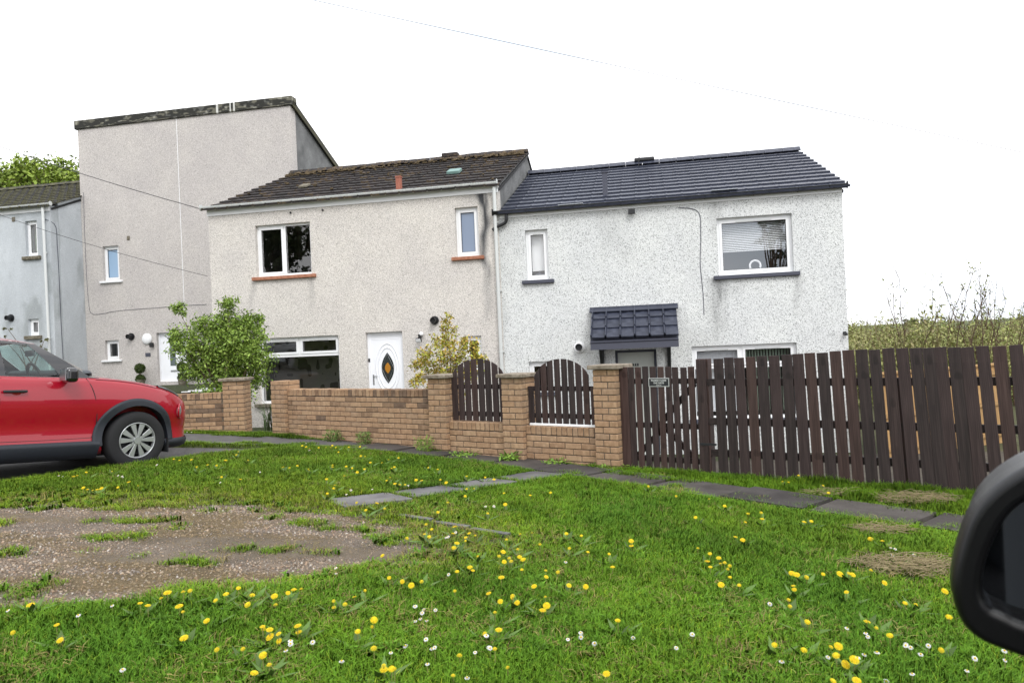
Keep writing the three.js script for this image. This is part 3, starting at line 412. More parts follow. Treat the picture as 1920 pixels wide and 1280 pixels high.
// --- blue grey house at the left edge
{
  const W = 6.6, D = 8, o = [LH[0] - W * HU[0], LH[1] - W * HU[1]], H = houseAt('terraced_house', 'blue grey painted house at the left edge with white gutter', o), q = (s) => W + s;
  const holes = [[q(-.83), q(-.44), 4.54, 5.54], [q(-.87), q(-.52), 2.3, 2.77]];
  mesh('front_wall', metres(facade(W, .3, 5.93, holes), 7, 7, 0, 1), M.wallL, H);
  const gp = [[-.29, .3], [-D, .3], [-D, 5.93], [-4, 7.5], [-.001, 5.93], [-.29, 5.93]]; mesh('gable_wall', metres(gable([[-.29, .3], [-D, .3], [-D, 5.93], [-4, 7.52], [-.29, 6.05]], W - .282, .28), 7, 7, 2, 1), M.wallL, H); mesh('gable_wall', metres(gable([[-.29, .3], [-D, .3], [-D, 5.93], [-4, 7.52], [-.29, 6.05]], .002, .28), 7), M.wallL, H);
  mesh('back_wall', bar(.3, W - .3, .3, 5.9, -D, -D + .25), M.wallL, H); floorSlab(H, W, D, [1.0, 3.5, 5.9]);
  const roof = mesh('roof', [new THREE.BoxGeometry(W + .04, .06, 4.3).rotateX(.4).translate(W / 2, 6.67, -2.03), new THREE.BoxGeometry(W + .04, .06, 4.4).rotateX(-.4).translate(W / 2, 6.71, -6)], M.blackMatt, H);
  slope(roof, W + .08, -.02, 5.87, .16, 7.57, -3.98, 22, 12, M.tileL, 15, .02, .008); ridge(roof, -.02, W + .06, 7.65, -4, M.tileL, 16, .012, 6);
  mesh('chimney_vent', rbox(.45, .12, .22, .03, W - 1.9, 7.7, -4), M.black, roof);
  mesh('fascia_board', bar(0, W, 5.77, 5.91, .002, .024), M.upvc, H); gutter(H, -.1, W + .12, 5.97, .09, M.gutterGrey, [4.6, 5.2, 5.8, 6.3]);
  const dp = mesh('downpipe', between(V(W - .14, 5.92, .09), V(W - .14, .4, .06), .038, .038, 12), M.plastic, H); for (const y of [4.6, 2.2]) mesh('pipe_clip', cyl(.048, .048, .04, W - .14, y, .07, 12), M.plastic, dp);
  makeWindow(H, holes[0], { sill: M.sillStone, sillH: .1 }); makeWindow(H, holes[1], { sill: M.sillStone, sillH: .1 });
  mesh('curtain', bar(q(-.8), q(-.5), 4.72, 5.5, -.3, -.29), std({ color: rgb(140, 160, 140), roughness: .9 }), H);
  flue(H, q(-1.42), 2.83, .07); mesh('air_vent', rbox(.1, .13, .02, .004, q(-1.2), 5.62, .008), M.sillStone, H);
  mesh('wall_cable', tube([V(W - .2, 5.55, .012), V(W - .03, 5.5, .012), V(W + .012, 5.4, -.15), V(W + .012, 4.8, -.2), V(W + .012, 2.4, -.22), V(W + .012, 1.2, -.24)], .008, 40, 5), M.sillDark, H);
  mesh('lamp_bracket', rbox(.1, .3, .12, .03, q(-1.66), 6.2, .1), M.plastic, H);
}
// ---------------------------------------------------------------- garden walls
const atWall = (s, n = 0) => [WP[0] + s * WU[0] + n * WU[1], WP[1] + s * WU[1] - n * WU[0]]; // n: out towards the street
const WTURN = -Math.atan2(-WU[1], WU[0]);
const BR = [0, 1, 2].map((k) => { const r = rng(k + 60), g = new RoundedBoxGeometry(.215, .065, .1025, 1, .006); return metres(g, .3, .3, k * .11, k * .07); });
const BRH = [0, 1].map((k) => metres(new RoundedBoxGeometry(.1025, .065, .1025, 1, .006), .3, .3, k * .1, .05)), SOL = [0, 1].map((k) => metres(new RoundedBoxGeometry(.065, .1025, .215, 1, .006), .3, .3, k * .12, .03));
function brickWall(G, r, x0, x1, y0, y1, dirty) { // courses of stretchers on the street face, bricks on edge along the top
  const n = Math.round((y1 - .112 - y0) / .075), top = y1 - .112;
  for (let j = 0; j < n; j++) { let x = x0 + (j % 2 ? .1125 : 0), y = top - .0375 - j * .075; if (j % 2) { const m = mesh('brick', BRH[0], pick(r, dirty(x0, y)), G); m.position.set(x0 + .052, y, -.051 + (r() - .5) * .006); }
    for (; x < x1 - .05; x += .225) { const w = Math.min(.225, x1 - x), m = mesh('brick', w < .2 ? BRH[1] : BR[Math.floor(r() * 3)], pick(r, dirty(x, y)), G); m.position.set(x + w / 2, y + (r() - .5) * .003, -.051 + (r() - .5) * .006); m.rotation.z = (r() - .5) * .006; if (w < .2) m.scale.x = Math.max(.2, (w - .01) / .1025); } }
  for (let x = x0 + .036; x < x1 - .02; x += .075) { const m = mesh('coping_brick', SOL[Math.floor(r() * 2)], pick(r, dirty(x, y1)), G); m.position.set(x, y1 - .051 + (r() - .5) * .005, -.107 + (r() - .5) * .008); m.rotation.z = (r() - .5) * .03; }
  mesh('mortar', metres(bar(x0, x1, y0 - .1, y1 - .108, -.208, -.009), .4), M.mortar, G);
  mesh('mortar', metres(bar(x0, x1, y1 - .1, y1 - .012, -.206, -.008), .4), M.mortar, G);
}
const pick = (r, k) => r() < k ? M.brickDirty[Math.floor(r() * 3)] : M.brick[Math.floor(r() * M.brick.length)];
function pier(G, r, x0, w, y0, y1, cap, dirty) {
  const P = mesh('pier', metres(bar(x0 + .008, x0 + w - .008, y0 - .1, y1 - .01, -.262, .052), .4), M.mortar, G), n = Math.round((y1 - y0) / .075), hw = w - .1125;
  for (let j = 0; j < n; j++) { const y = y1 - .0375 - j * .075, fl = j % 2, big = [fl ? x0 + w - hw / 2 - .002 : x0 + hw / 2, hw - .008], sm = [fl ? x0 + .052 : x0 + w - .052, .1025]; for (const [x, l, side] of [[...big, 0], [...sm, 1]]) { const m = mesh('brick', BR[Math.floor(r() * 3)], pick(r, dirty(x, y)), P); m.position.set(x, y, .008 + (r() - .5) * .005); m.scale.x = l / .215; }
    for (const [sx, z] of [[0, -.155], [1, -.155]]) { const m = mesh('brick', BR[(j + sx) % 3], pick(r, dirty(x0, y)), P); m.position.set(sx ? x0 + w - .051 : x0 + .051, y, z); m.rotation.y = Math.PI / 2; m.scale.z = .99; } }
  if (cap) mesh('cap_stone', metres(rbox(w + .1, .05, .42, .012, x0 + w / 2, y1 + .025, -.105), .4), M.cap, P);
  return P;
}
const wallStain = (x, y) => clamp((x > -3.7 && x < -2.7 ? .6 * smooth(.6, .8, y) : 0) + .5 * smooth(.62, .9, y) * vnoise(x * 2 + 9, y * 3) * 1.1 - .06);
{
  const [x, d] = atWall(0), G = thing('brick_garden_wall', 'long tan brick garden wall with piers between the path gap and the gate', 'wall', x, 0, -d, WTURN), r = rng(31);
  pier(G, r, -6.14, .34, .02, 1.07, false, wallStain); brickWall(G, r, -5.8, -2.73, .03, .93, (x, y) => wallStain(x, y) + .12);
  pier(G, r, -2.73, .31, -.02, 1.09, true, () => 0); brickWall(G, r, -2.42, -1.49, -.06, .5, () => 0);
  pier(G, r, -1.49, .31, -.06, 1.09, true, () => 0); brickWall(G, r, -1.18, -.17, -.1, .48, () => 0);
  pier(G, r, -.17, .3, -.14, 1.18, true, () => 0);
  mesh('white_sill', [rbox(.93, .03, .12, .008, -.68, .497, -.1)], M.upvc, G);
  const G2 = thing('brick_garden_wall', 'stained brick garden wall with capped pier in front of the red car', 'wall', -4.95, 0, -12.12, -.03);
  pier(G2, r, .0, .36, .1, 1.08, true, () => 0); brickWall(G2, r, -2.3, .0, .1, .89, (x, y) => .25 + .75 * smooth(.35, .6, y) * vnoise(x * 3, y * 4 + 5) - .1);
}
// ---------------------------------------------------------------- timber fences and gate
function boardGeo(w, h, t, topFn) { // a board whose top follows topFn(x) across its width
  const s = new THREE.Shape(); s.moveTo(-w / 2, 0); s.lineTo(w / 2, 0); s.lineTo(w / 2, topFn ? topFn(w / 2) : h); s.lineTo(0, topFn ? topFn(0) : h); s.lineTo(-w / 2, topFn ? topFn(-w / 2) : h); s.closePath();
  return metres(new THREE.ExtrudeGeometry(s, { depth: t, bevelEnabled: true, bevelSize: .002, bevelThickness: .002, bevelSegments: 1 }), .3, 1.2);
}
function archPanel(label, s0, s1, bottom, side, top, n, flank) {
  const [x, d] = atWall((s0 + s1) / 2), G = thing('arched_fence_panel', label, 'fence panel', x, bottom, -d, WTURN, 'arched panels set in the garden wall'), L = s1 - s0 - .02, p = L / n, r = rng(Math.round(s0 * 100)), half = L / 2 - (flank ? p * .9 : 0);
  const arch = (q) => Math.abs(q) > half ? (side - bottom) * (flank ? .9 : 1) : lerp(side - bottom, top - bottom, Math.sqrt(Math.max(0, 1 - (q / half) ** 2)));
  for (let i = 0; i < n; i++) { const q = -L / 2 + p * (i + .5), m = mesh('board', boardGeo(p - .026, 0, .013, (u) => arch(q + u)), M.board[Math.floor(r() * 6)], G); m.position.set(q, 0, -.075 + (r() - .5) * .003); m.rotation.z = (r() - .5) * .008; }
  for (const y of [.06, (side - bottom) * .82]) mesh('rail', bar(-L / 2, L / 2, y, y + .06, -.115, -.079), M.board[1], G);
}
archPanel('arch topped dark brown picket panel in front of the yellow leaved maple', -2.42, -1.49, .515, 1.03, 1.34, 8, false);
archPanel('arch topped dark brown picket panel beside the gate pier', -1.18, -.17, .515, 1.0, 1.31, 10, true);
{
  const [x, d] = atWall(.14), G = thing('timber_gate', 'dark brown picket gate with sign and diagonal braces', 'gate', x, 0, -d, WTURN), r = rng(71), n = 10, L = .9, p = L / n;
  for (let i = 0; i < n; i++) { const w = i === 0 ? .1 : p - .026, m = mesh('board', boardGeo(w, 1.16 + (r() - .5) * .02, .018), r() < .35 ? M.boardWorn[i % 2] : M.board[Math.floor(r() * 6)], G); m.position.set(.045 + i * p, .03, -.06); m.rotation.z = (r() - .5) * .012 + .004; }
  for (const y of [.12, .5, 1.0]) mesh('rail', bar(.0, L, y, y + .06, -.1, -.064), M.board[1], G);
  mesh('brace', [beam(V(.12, .14, -.12), V(.5, .53, -.12), .06, .03)], M.board[1], G); mesh('brace', [beam(V(.42, .52, -.12), V(.86, 1.0, -.12), .06, .03)], M.board[1], G); mesh('brace', beam(V(.5, .5, -.12), V(.86, .14, -.12), .06, .03), M.board[2], G);
  // sign screwed to the gate boards
  const cv = document.createElement('canvas'); cv.width = 512; cv.height = 208; const c = cv.getContext('2d'); c.fillStyle = '#b9bcb8'; c.fillRect(0, 0, 512, 208); c.fillStyle = '#1d2023'; c.fillRect(14, 14, 484, 180); c.fillStyle = '#d4d7d4'; c.textAlign = 'center'; c.font = 'bold 58px sans-serif'; c.fillText('PLEASE CLOSE', 256, 78); c.fillText('THE GATE', 256, 138); c.font = 'bold 26px sans-serif'; c.fillText('Thank you', 256, 176);
  const t = new THREE.CanvasTexture(cv); t.colorSpace = THREE.SRGBColorSpace; const [sx, sd] = atWall(.14 + .475, .041 - .078), S = thing('gate_sign', 'small black sign with grey lettering asking to close the gate', 'sign', sx, .97, -sd, WTURN);
  mesh('sign_plate', rbox(.25, .1, .006, .003, 0, .05, 0), M.metal, S); mesh('sign_face', new THREE.PlaneGeometry(.244, .096).translate(0, .05, .0045), std({ map: t, roughness: .5 }), S);
}
{
  const [x, d] = atWall(1.05), G = thing('timber_fence', 'long dark brown picket fence running from the gate to the right edge', 'fence', x, 0, -d, WTURN), r = rng(91);
  const post = (s, h) => mesh('post', metres(bar(s, s + .13, -.15, h, -.17, -.045), .3, 1.2), M.board[2], G); post(.0, 1.27); post(1.9, 1.05); post(3.7, 1.05);
  mesh('post_board', [boardGeo(.1, 1.24, .02).translate(.06, .02, -.04)], M.board[0], G); mesh('drop_bolt', between(V(.12, .0, -.01), V(.13, .34, -.01), .009, .009, 8), M.boardWorn[1], G); mesh('strap_hinge', bar(.02, .2, .34, .365, -.018, -.012), M.blackMatt, G);
  let s = .185, i = 0;
  while (s < 6.2) {
    const w = .092 + r() * .008, lean = lerp(.012, .055, smooth(.3, 2.6, s)) + (r() - .5) * .012, tight = s > 1.98 && s < 2.4, h = 1.25 + .035 * smooth(0, 2, s) + (r() - .5) * .012, [gx, gd] = atWall(1.05 + s), y0 = groundY(gx, gd) - .02 + .0;
    const m = mesh('board', boardGeo(w, 1.22 + .06 * smooth(0, 2, s) + .05 - y0 + (r() - .5) * .012, .02), M.board[Math.floor(r() * 6)], G); m.position.set(s + w / 2 + .03, y0, -.035 + (r() - .5) * .004); m.rotation.z = lean; s += w + (tight ? .005 : .019 + r() * .006); i++;
  }
  for (const y of [.22, .56, .98]) mesh('rail', metres(bar(.1, 6.3, y, y + .075, -.085, -.042), 1.2, .3), M.board[1], G);
}
{ // new tan timber fence in the garden beyond
  const G = thing('tan_timber_fence', 'pale tan timber fence seen through the gaps of the dark fence', 'fence', 6.45, -.95, -12.6, .42), r = rng(17);
  for (let i = 0; i < 34; i++) { const m = mesh('board', boardGeo(.1, 1.62 + (r() - .5) * .01, .02), M.tan[i % 2], G); m.position.set(i * .105, 0, 0); }
  for (const y of [.25, .85, 1.45]) mesh('rail', bar(-.05, 3.55, y, y + .08, .021, .06), M.tan[1], G); mesh('top_rail', bar(-.06, 3.56, 1.63, 1.67, -.03, .07), M.tan[0], G);
}
// ---------------------------------------------------------------- cars
function curve1(pts) { return (x) => { if (x <= pts[0][0]) return pts[0][1]; const n = pts.length; if (x >= pts[n - 1][0]) return pts[n - 1][1]; let i = 0; while (pts[i + 1][0] < x) i++; const p0 = pts[Math.max(0, i - 1)], p1 = pts[i], p2 = pts[i + 1], p3 = pts[Math.min(n - 1, i + 2)], h = p2[0] - p1[0], t = (x - p1[0]) / h, m1 = p2[0] === p0[0] ? 0 : (p2[1] - p0[1]) / (p2[0] - p0[0]) * h, m2 = p3[0] === p1[0] ? 0 : (p3[1] - p1[1]) / (p3[0] - p1[0]) * h; return (2 * t ** 3 - 3 * t * t + 1) * p1[1] + (t ** 3 - 2 * t * t + t) * m1 + (-2 * t ** 3 + 3 * t * t) * p2[1] + (t ** 3 - t * t) * m2; }; }
// half width, lower edge, shoulder height and centre height along the car; front axle at 0, nose forwards along +x
const CW = curve1([[-3.36, .42], [-3.32, .6], [-3.2, .76], [-3.0, .85], [-2.64, .895], [-1.3, .90], [-.4, .90], [0, .895], [.3, .875], [.5, .82], [.66, .72], [.77, .56], [.84, .36], [.87, .2]]);
const CB = curve1([[-3.36, .42], [-3.1, .3], [-2.6, .24], [-1.3, .21], [0, .21], [.5, .22], [.87, .26]]);
const CT = curve1([[-3.36, .98], [-3.2, 1.08], [-2.9, 1.13], [-2.2, 1.12], [-1.3, 1.085], [-.7, 1.07], [-.4, 1.06], [0, 1.015], [.25, .965], [.45, .90], [.62, .82], [.76, .74], [.87, .64]]);
const CC = curve1([[-3.36, 1.0], [-3.2, 1.1], [-.7, 1.1], [-.4, 1.12], [0, 1.075], [.3, 1.02], [.55, .93], [.72, .83], [.87, .68]]);
const CG = curve1([[0, .90], [.06, .95], [.12, .972], [.22, .955], [.38, .948], [.54, .983], [.65, 1.0], [.82, .992], [.93, .97], [1, .935]]);
const bodyZ = (x, y) => CW(x) * CG(clamp((y - CB(x)) / (CT(x) - CB(x))));
function carBody() {
  const ring = (x) => { const w = CW(x), yb = CB(x), yt = CT(x), yc = CC(x), P = []; for (let i = 0; i <= 3; i++) P.push([w * .9 * i / 4, yb]); for (let i = 0; i <= 16; i++) { const t = i / 16; P.push([w * CG(t), lerp(yb, yt, t)]); } for (let i = 1; i <= 7; i++) { const k = i / 7; P.push([w * .94 * (1 - k), yt + (yc - yt) * Math.sin(k * Math.PI / 2)]); } const full = [...P, ...P.slice(1, -1).reverse().map(([z, y]) => [-z, y])]; return full; };
  const X = []; for (let i = 0; i <= 90; i++) { const t = i / 90; X.push(lerp(-3.36, .87, t < .7 ? t / .7 * .74 : .74 + (t - .7) / .3 * .26)); }
  const pos = [], idx = []; let n = 0; X.forEach((x, i) => { const R = ring(x); n = R.length; R.forEach(([z, y]) => pos.push(x, y, z)); if (i) for (let k = 0; k < n; k++) { const a = (i - 1) * n + k, b = (i - 1) * n + (k + 1) % n, c = i * n + k, d = i * n + (k + 1) % n; idx.push(a, b, c, b, d, c); } });
  for (const [i, s] of [[0, 1], [X.length - 1, -1]]) { const c = pos.length / 3; pos.push(X[i], (CB(X[i]) + CT(X[i])) / 2, 0); for (let k = 0; k < n; k++) { const a = i * n + k, b = i * n + (k + 1) % n; s > 0 ? idx.push(a, c, b) : idx.push(a, b, c); } }
  const g = new THREE.BufferGeometry(); g.setAttribute('position', new THREE.Float32BufferAttribute(pos, 3)); g.setIndex(idx); g.computeVertexNormals();
  { const p = g.attributes.position, nn = g.attributes.normal; let s = 0; for (let i = 0; i < p.count; i += 37) s += nn.getZ(i) * p.getZ(i); if (s < 0) { const q = g.index.array; for (let i = 0; i < q.length; i += 3) { const t = q[i]; q[i] = q[i + 1]; q[i + 1] = t; } g.computeVertexNormals(); } }
  return g;
}
function makeCar(name, label, paint, place, turn, pitch) {
  const K = thing(name, label, 'car', ...place, turn); K.rotation.order = 'YXZ'; K.rotation.z = pitch;
  const body0 = carBody(); body0.setAttribute('uv', new THREE.BufferAttribute(new Float32Array(body0.attributes.position.count * 2), 2));
  let brush = new Brush(body0); const ev = new Evaluator(); ev.useGroups = false; ev.attributes = ['position', 'normal', 'uv'];
  for (const x of [0, -2.636]) for (const s of [-1, 1]) { const c = new Brush(new THREE.CylinderGeometry(.395, .395, .5, 40).rotateX(Math.PI / 2).translate(x, .35, s * .78)); c.updateMatrixWorld(); brush.updateMatrixWorld(); const q = new Brush(ev.evaluate(brush, c, SUBTRACTION).geometry); brush = q; }
  const g = brush.geometry; g.clearGroups?.(); mesh('body', g, paint, K);
  const trim = M.trim ??= std({ color: rgb(36, 40, 48), roughness: .6 }), glassM = M.carGlass ??= phys({ color: rgb(206, 224, 220), transmission: 1, roughness: 0, thickness: 0, ior: 1.6 }), gloss = M.gloss ??= phys({ color: rgb(12, 12, 16), roughness: .15, clearcoat: 1 });
  const grid = (nu, nv, f, flip) => { const pos = [], idx = []; for (let j = 0; j <= nv; j++) for (let i = 0; i <= nu; i++) { pos.push(...f(i / nu, j / nv)); if (i && j) { const o = j * (nu + 1) + i, a = o - nu - 2, b = o - nu - 1, c = o, d = o - 1; flip ? idx.push(a, c, b, a, d, c) : idx.push(a, b, c, a, c, d); } } const q = new THREE.BufferGeometry(); q.setAttribute('position', new THREE.Float32BufferAttribute(pos, 3)); q.setIndex(idx); q.computeVertexNormals(); return q; };
  for (const s of [1, -1]) {
    for (const wx of [0, -2.636]) { // wheel arch cladding that follows the flank, with a lip turned inwards
      const a0 = wx ? -.12 : -.05, a1 = Math.PI + .12, R = (v) => v < .34 ? .392 : v < .84 ? lerp(.392, .478, (v - .34) / .5) : .478;
      mesh('wheel_arch', grid(40, 6, (u, v) => { const a = lerp(a0, a1, u), r = R(v) * (1 + .03 * Math.cos(a) * (v > .5 ? -1 : 0)), x = wx + r * Math.cos(a), y = Math.max(.2, .35 + r * Math.sin(a)), z = bodyZ(x, y); return [x, y, s * (v < .1 ? z - .12 : v > .95 ? z - .015 : z + .02)]; }, s < 0), trim, K);
    }
    mesh('side_sill', grid(30, 5, (u, v) => { const x = lerp(-.42, -2.2, u), y = [.17, .19, .25, .33, .375, .385][Math.round(v * 5)] + lerp(-.02, .02, u), z = bodyZ(x, y); return [x, y, s * (v === 0 ? z - .12 : v === 1 ? z - .01 : z + [0, .0, .02, .028, .024][Math.round(v * 5)])]; }, s > 0), trim, K);
    mesh('bumper_lip', grid(16, 4, (u, v) => { const x = lerp(.33, .84, u), y = lerp(.2, .33, v), z = bodyZ(x, y); return [x + .015, y, s * (z + (v === 0 ? -.08 : v === 1 ? .0 : .022))]; }, s < 0), trim, K);
    // belt to roof rail: side glass and pillars as ruled patches
    const rail = curve1([[-2.9, 1.38], [-2.4, 1.44], [-1.8, 1.47], [-1.3, 1.465], [-1.0, 1.435], [-.9, 1.40]]), P = (xb, xt, k, out) => { const yb = CT(xb) - .005, yt = rail(xt), zb = bodyZ(xb, CT(xb)) - .012, zt = .625; return [lerp(xb, xt, k), lerp(yb, yt, k) + .02 * Math.sin(Math.PI * k) * .3, s * (lerp(zb, zt, k) + .035 * Math.sin(Math.PI * k) + out)]; };
    const patch = (b0, b1, t0, t1, k0, k1, out = 0) => grid(10, 8, (u, v) => P(lerp(b0, b1, u), lerp(t0, t1, u), lerp(k0, k1, v), out), s > 0);
    mesh('front_window', patch(-.80, -1.33, -1.10, -1.36, .02, .93), glassM, K); mesh('rear_window', patch(-1.47, -2.2, -1.5, -2.1, .02, .93), glassM, K);
    mesh('front_pillar', patch(-.49, -.80, -1.0, -1.10, 0, 1, .006), gloss, K); mesh('centre_pillar', patch(-1.33, -1.47, -1.36, -1.5, 0, .95, .004), gloss, K); mesh('window_frame', patch(-1.05, -2.2, -1.10, -2.1, .92, 1.0, .006), gloss, K);
    mesh('waist_strip', grid(24, 1, (u, v) => { const x = lerp(-.42, -2.2, u), y = CT(x) - .012 + v * .02; return [x, y, s * (bodyZ(x, CT(x)) + .002 - v * .01)]; }, s > 0), gloss, K);
    mesh('rear_pillar', patch(-2.2, -3.18, -2.1, -2.85, 0, 1, .003), paint, K);
    const seam = (pts) => tube(pts.map(([x, y]) => V(x, y, s * (bodyZ(x, y) - .0015))), .0045, 40, 5);
    mesh('panel_gap', [seam([[-.56, 1.065], [-.52, .98], [-.48, .85], [-.45, .65], [-.46, .46], [-.5, .4]]), seam([[-1.38, 1.07], [-1.40, .8], [-1.40, .55], [-1.38, .41]]), seam([[-.5, .4], [-.9, .4], [-1.38, .41]]), seam([[-.46, 1.05], [-.2, 1.03], [0, 1.0], [.2, .955], [.38, .905]])], M.blackMatt, K);
    const hd = mesh('door_handle', [rbox(.22, .03, .03, .012, -1.27, .93, s * (bodyZ(-1.27, .93) + .03)).rotateZ(0)], M.black, K); mesh('handle_recess', new THREE.SphereGeometry(.05, 16, 10).scale(1, .75, .12).translate(-1.25, .925, s * (bodyZ(-1.25, .925) + .001)), paint, hd);
    const mr = mesh('door_mirror', [rbox(.13, .16, .19, .045, -.80, 1.10, s * 1.02), rbox(.08, .04, .14, .015, -.78, 1.06, s * .9)], gloss, K); mesh('mirror_glass', rbox(.008, .12, .15, .003, -.867, 1.10, s * 1.02), M.metal, mr);
    mesh('running_light', tube([[.26, .985], [.36, .955], [.46, .915], [.56, .865]].map(([x, y]) => V(x, y, s * (bodyZ(x, CT(x)) - .01)).add(V(0, -.022, 0))), .02, 20, 8), phys({ color: rgb(60, 62, 66), roughness: .08, clearcoat: 1 }), K);
    const hl = mesh('headlight', new THREE.SphereGeometry(.1, 20, 14).scale(.3, .8, .65).rotateY(-s * .9).translate(.56, .66, s * (bodyZ(.56, .66) - .025)), phys({ color: rgb(120, 124, 128), roughness: .05, clearcoat: 1 }), K); mesh('lamp_rim', new THREE.TorusGeometry(.085, .012, 8, 24).rotateY(s * .9).translate(.575, .66, s * (bodyZ(.575, .66) - .012)), paint, hl);
    for (const wx of [0, -2.636]) {
      const Wh = new THREE.Group(); Wh.name = 'wheel'; Wh.position.set(wx, .337, s * .80); Wh.rotation.y = s < 0 ? Math.PI : 0; K.add(Wh);
      const pr = [[.19, -.1], [.225, -.1], [.30, -.105], [.328, -.09], [.337, -.06], [.337, .06], [.328, .085], [.315, .1], [.27, .112], [.225, .104], [.212, .096], [.205, .08], [.19, -.1]].map(([r, y]) => new THREE.Vector2(r, y));
      mesh('tyre', new THREE.LatheGeometry(pr, 64).rotateX(Math.PI / 2), M.tyre ??= std({ color: rgb(28, 28, 30), roughness: .85 }), Wh);
      const ring = new THREE.LatheGeometry([[.198, .06], [.212, .095], [.205, .104], [.196, .1], [.188, .07]].map(([r, y]) => new THREE.Vector2(r, y)), 56).rotateX(Math.PI / 2), S = [ring, cyl(.042, .048, .03, 0, 0, 0, 24).rotateX(Math.PI / 2).translate(0, 0, .092)];
      for (let i = 0; i < 10; i++) { const t = (Math.floor(i / 2) * 72 + (i % 2 ? 15.5 : -15.5)) * Math.PI / 180 + .3, sh = new THREE.Shape(); sh.moveTo(.045, -.011); sh.lineTo(.2, i % 2 ? -.027 : -.034); sh.lineTo(.2, i % 2 ? .034 : .027); sh.lineTo(.045, .011); sh.closePath(); S.push(new THREE.ExtrudeGeometry(sh, { depth: .012, bevelEnabled: true, bevelSize: .003, bevelThickness: .006, bevelSegments: 2 }).rotateZ(t).translate(0, 0, .078)); }
      mesh('wheel_trim', S, M.trimSilver ??= std({ color: rgb(178, 180, 182), roughness: .34, metalness: .75 }), Wh); mesh('brake_disc', cyl(.17, .17, .04, 0, 0, 0, 32).rotateX(Math.PI / 2).translate(0, 0, .02), M.blackMatt, Wh);
      mesh('wheel_bolt', [0, 1, 2, 3, 4].map((i) => cyl(.011, .011, .02, 0, 0, 0, 8).rotateX(Math.PI / 2).translate(.075 * Math.cos(i * 1.2566 + .93), .075 * Math.sin(i * 1.2566 + .93), .09)), M.blackMatt, Wh);
    }
    mesh('mud_flap', box(.012, .16, .2, -.33 * -1.13, .25, s * .79), M.blackMatt, K);
  }
  const zr = .625, roofY = curve1([[-2.9, 1.38], [-2.4, 1.44], [-1.8, 1.47], [-1.3, 1.465], [-1.0, 1.435], [-.9, 1.40]]);
  mesh('roof', grid(24, 16, (u, v) => { const x = lerp(-1.0, -2.9, u), z = lerp(-zr - .005, zr + .005, v), q = 1 - (z / zr) ** 2; return [x + .1 * q * (1 - u), roofY(x) + .075 * Math.max(0, q) * (.55 + .45 * Math.min(1, u * 4)), z]; }), paint, K);
  mesh('windscreen', grid(16, 16, (u, v) => { const z = lerp(-1, 1, v), q = 1 - z * z, xb = -.49 + .3 * q, xt = -1.0 + .1 * q, zz = z * lerp(.83, zr, u); return [lerp(xb, xt, u), lerp(CT(-.49) + .035 * q, 1.43 + .04 * q, u), zz]; }, true), glassM, K);
  mesh('tail_window', grid(8, 12, (u, v) => { const z = lerp(-1, 1, v), q = 1 - z * z; return [lerp(-2.88, -3.22, u) - .06 * q, lerp(1.4 + .05 * q, 1.1, u), z * lerp(.62, .74, u)]; }, true), glassM, K);
  const dark = M.cabin ??= std({ color: rgb(84, 87, 92), roughness: .85 }), C = mesh('cabin_trim', [grid(12, 8, (u, v) => { const x = lerp(-.42, -3.1, u); return [x, CC(x) + .012 - .0 * v, lerp(-1, 1, v) * CW(x) * .9]; }), rbox(.4, .12, 1.4, .05, -.62, 1.1, 0)], dark, K);
  const seat = (x, z) => [rbox(.16, .5, .46, .06, x, 1.05, z).rotateZ(0), rbox(.1, .17, .26, .04, x - .03, 1.36, z)];
  mesh('seats', [...seat(-1.45, .36), ...seat(-1.45, -.36), rbox(.14, .4, 1.1, .05, -2.4, 1.15, 0)], dark, K);
  mesh('steering_wheel', new THREE.TorusGeometry(.18, .016, 8, 30).rotateY(Math.PI / 2).rotateZ(.35).translate(-.88, 1.06, .36), M.black, K); mesh('rear_view_mirror', rbox(.03, .07, .22, .012, -.82, 1.36, .0), dark, K);
  mesh('grille', rbox(.05, .16, .7, .02, .80, .62, 0), gloss, K); mesh('undertray', box(3.2, .06, 1.3, -1.3, .2, 0), M.blackMatt, K);
  return K;
}
const redPaint = phys({ color: rgb(152, 0, 30), roughness: .42, specularIntensity: .5, clearcoat: 1, clearcoatRoughness: 0 });
const PHI = 54 * Math.PI / 180, cx = -4.46 - .9 * Math.sin(PHI), cd = 8.33 + .9 * Math.cos(PHI);
{
  const roadY = (x, d) => groundY(x, d) + .03, y = roadY(cx, cd), yb = roadY(cx - 2.636 * Math.cos(PHI), cd - 2.636 * Math.sin(PHI));
  makeCar('hatchback_car', 'bright red small crossover car parked at the left with silver wheel trims', redPaint, [cx, y, -cd], PHI, Math.atan2(y - yb, 2.636));
  makeCar('hatchback_car', 'silver car parked farther down the road, outside the left edge, mirrored in a window', phys({ color: rgb(176, 180, 184), roughness: .35, metalness: .4, clearcoat: 1 }), [-12.2, roadY(-12.2, 5.4), -5.4], .35, 0);
}
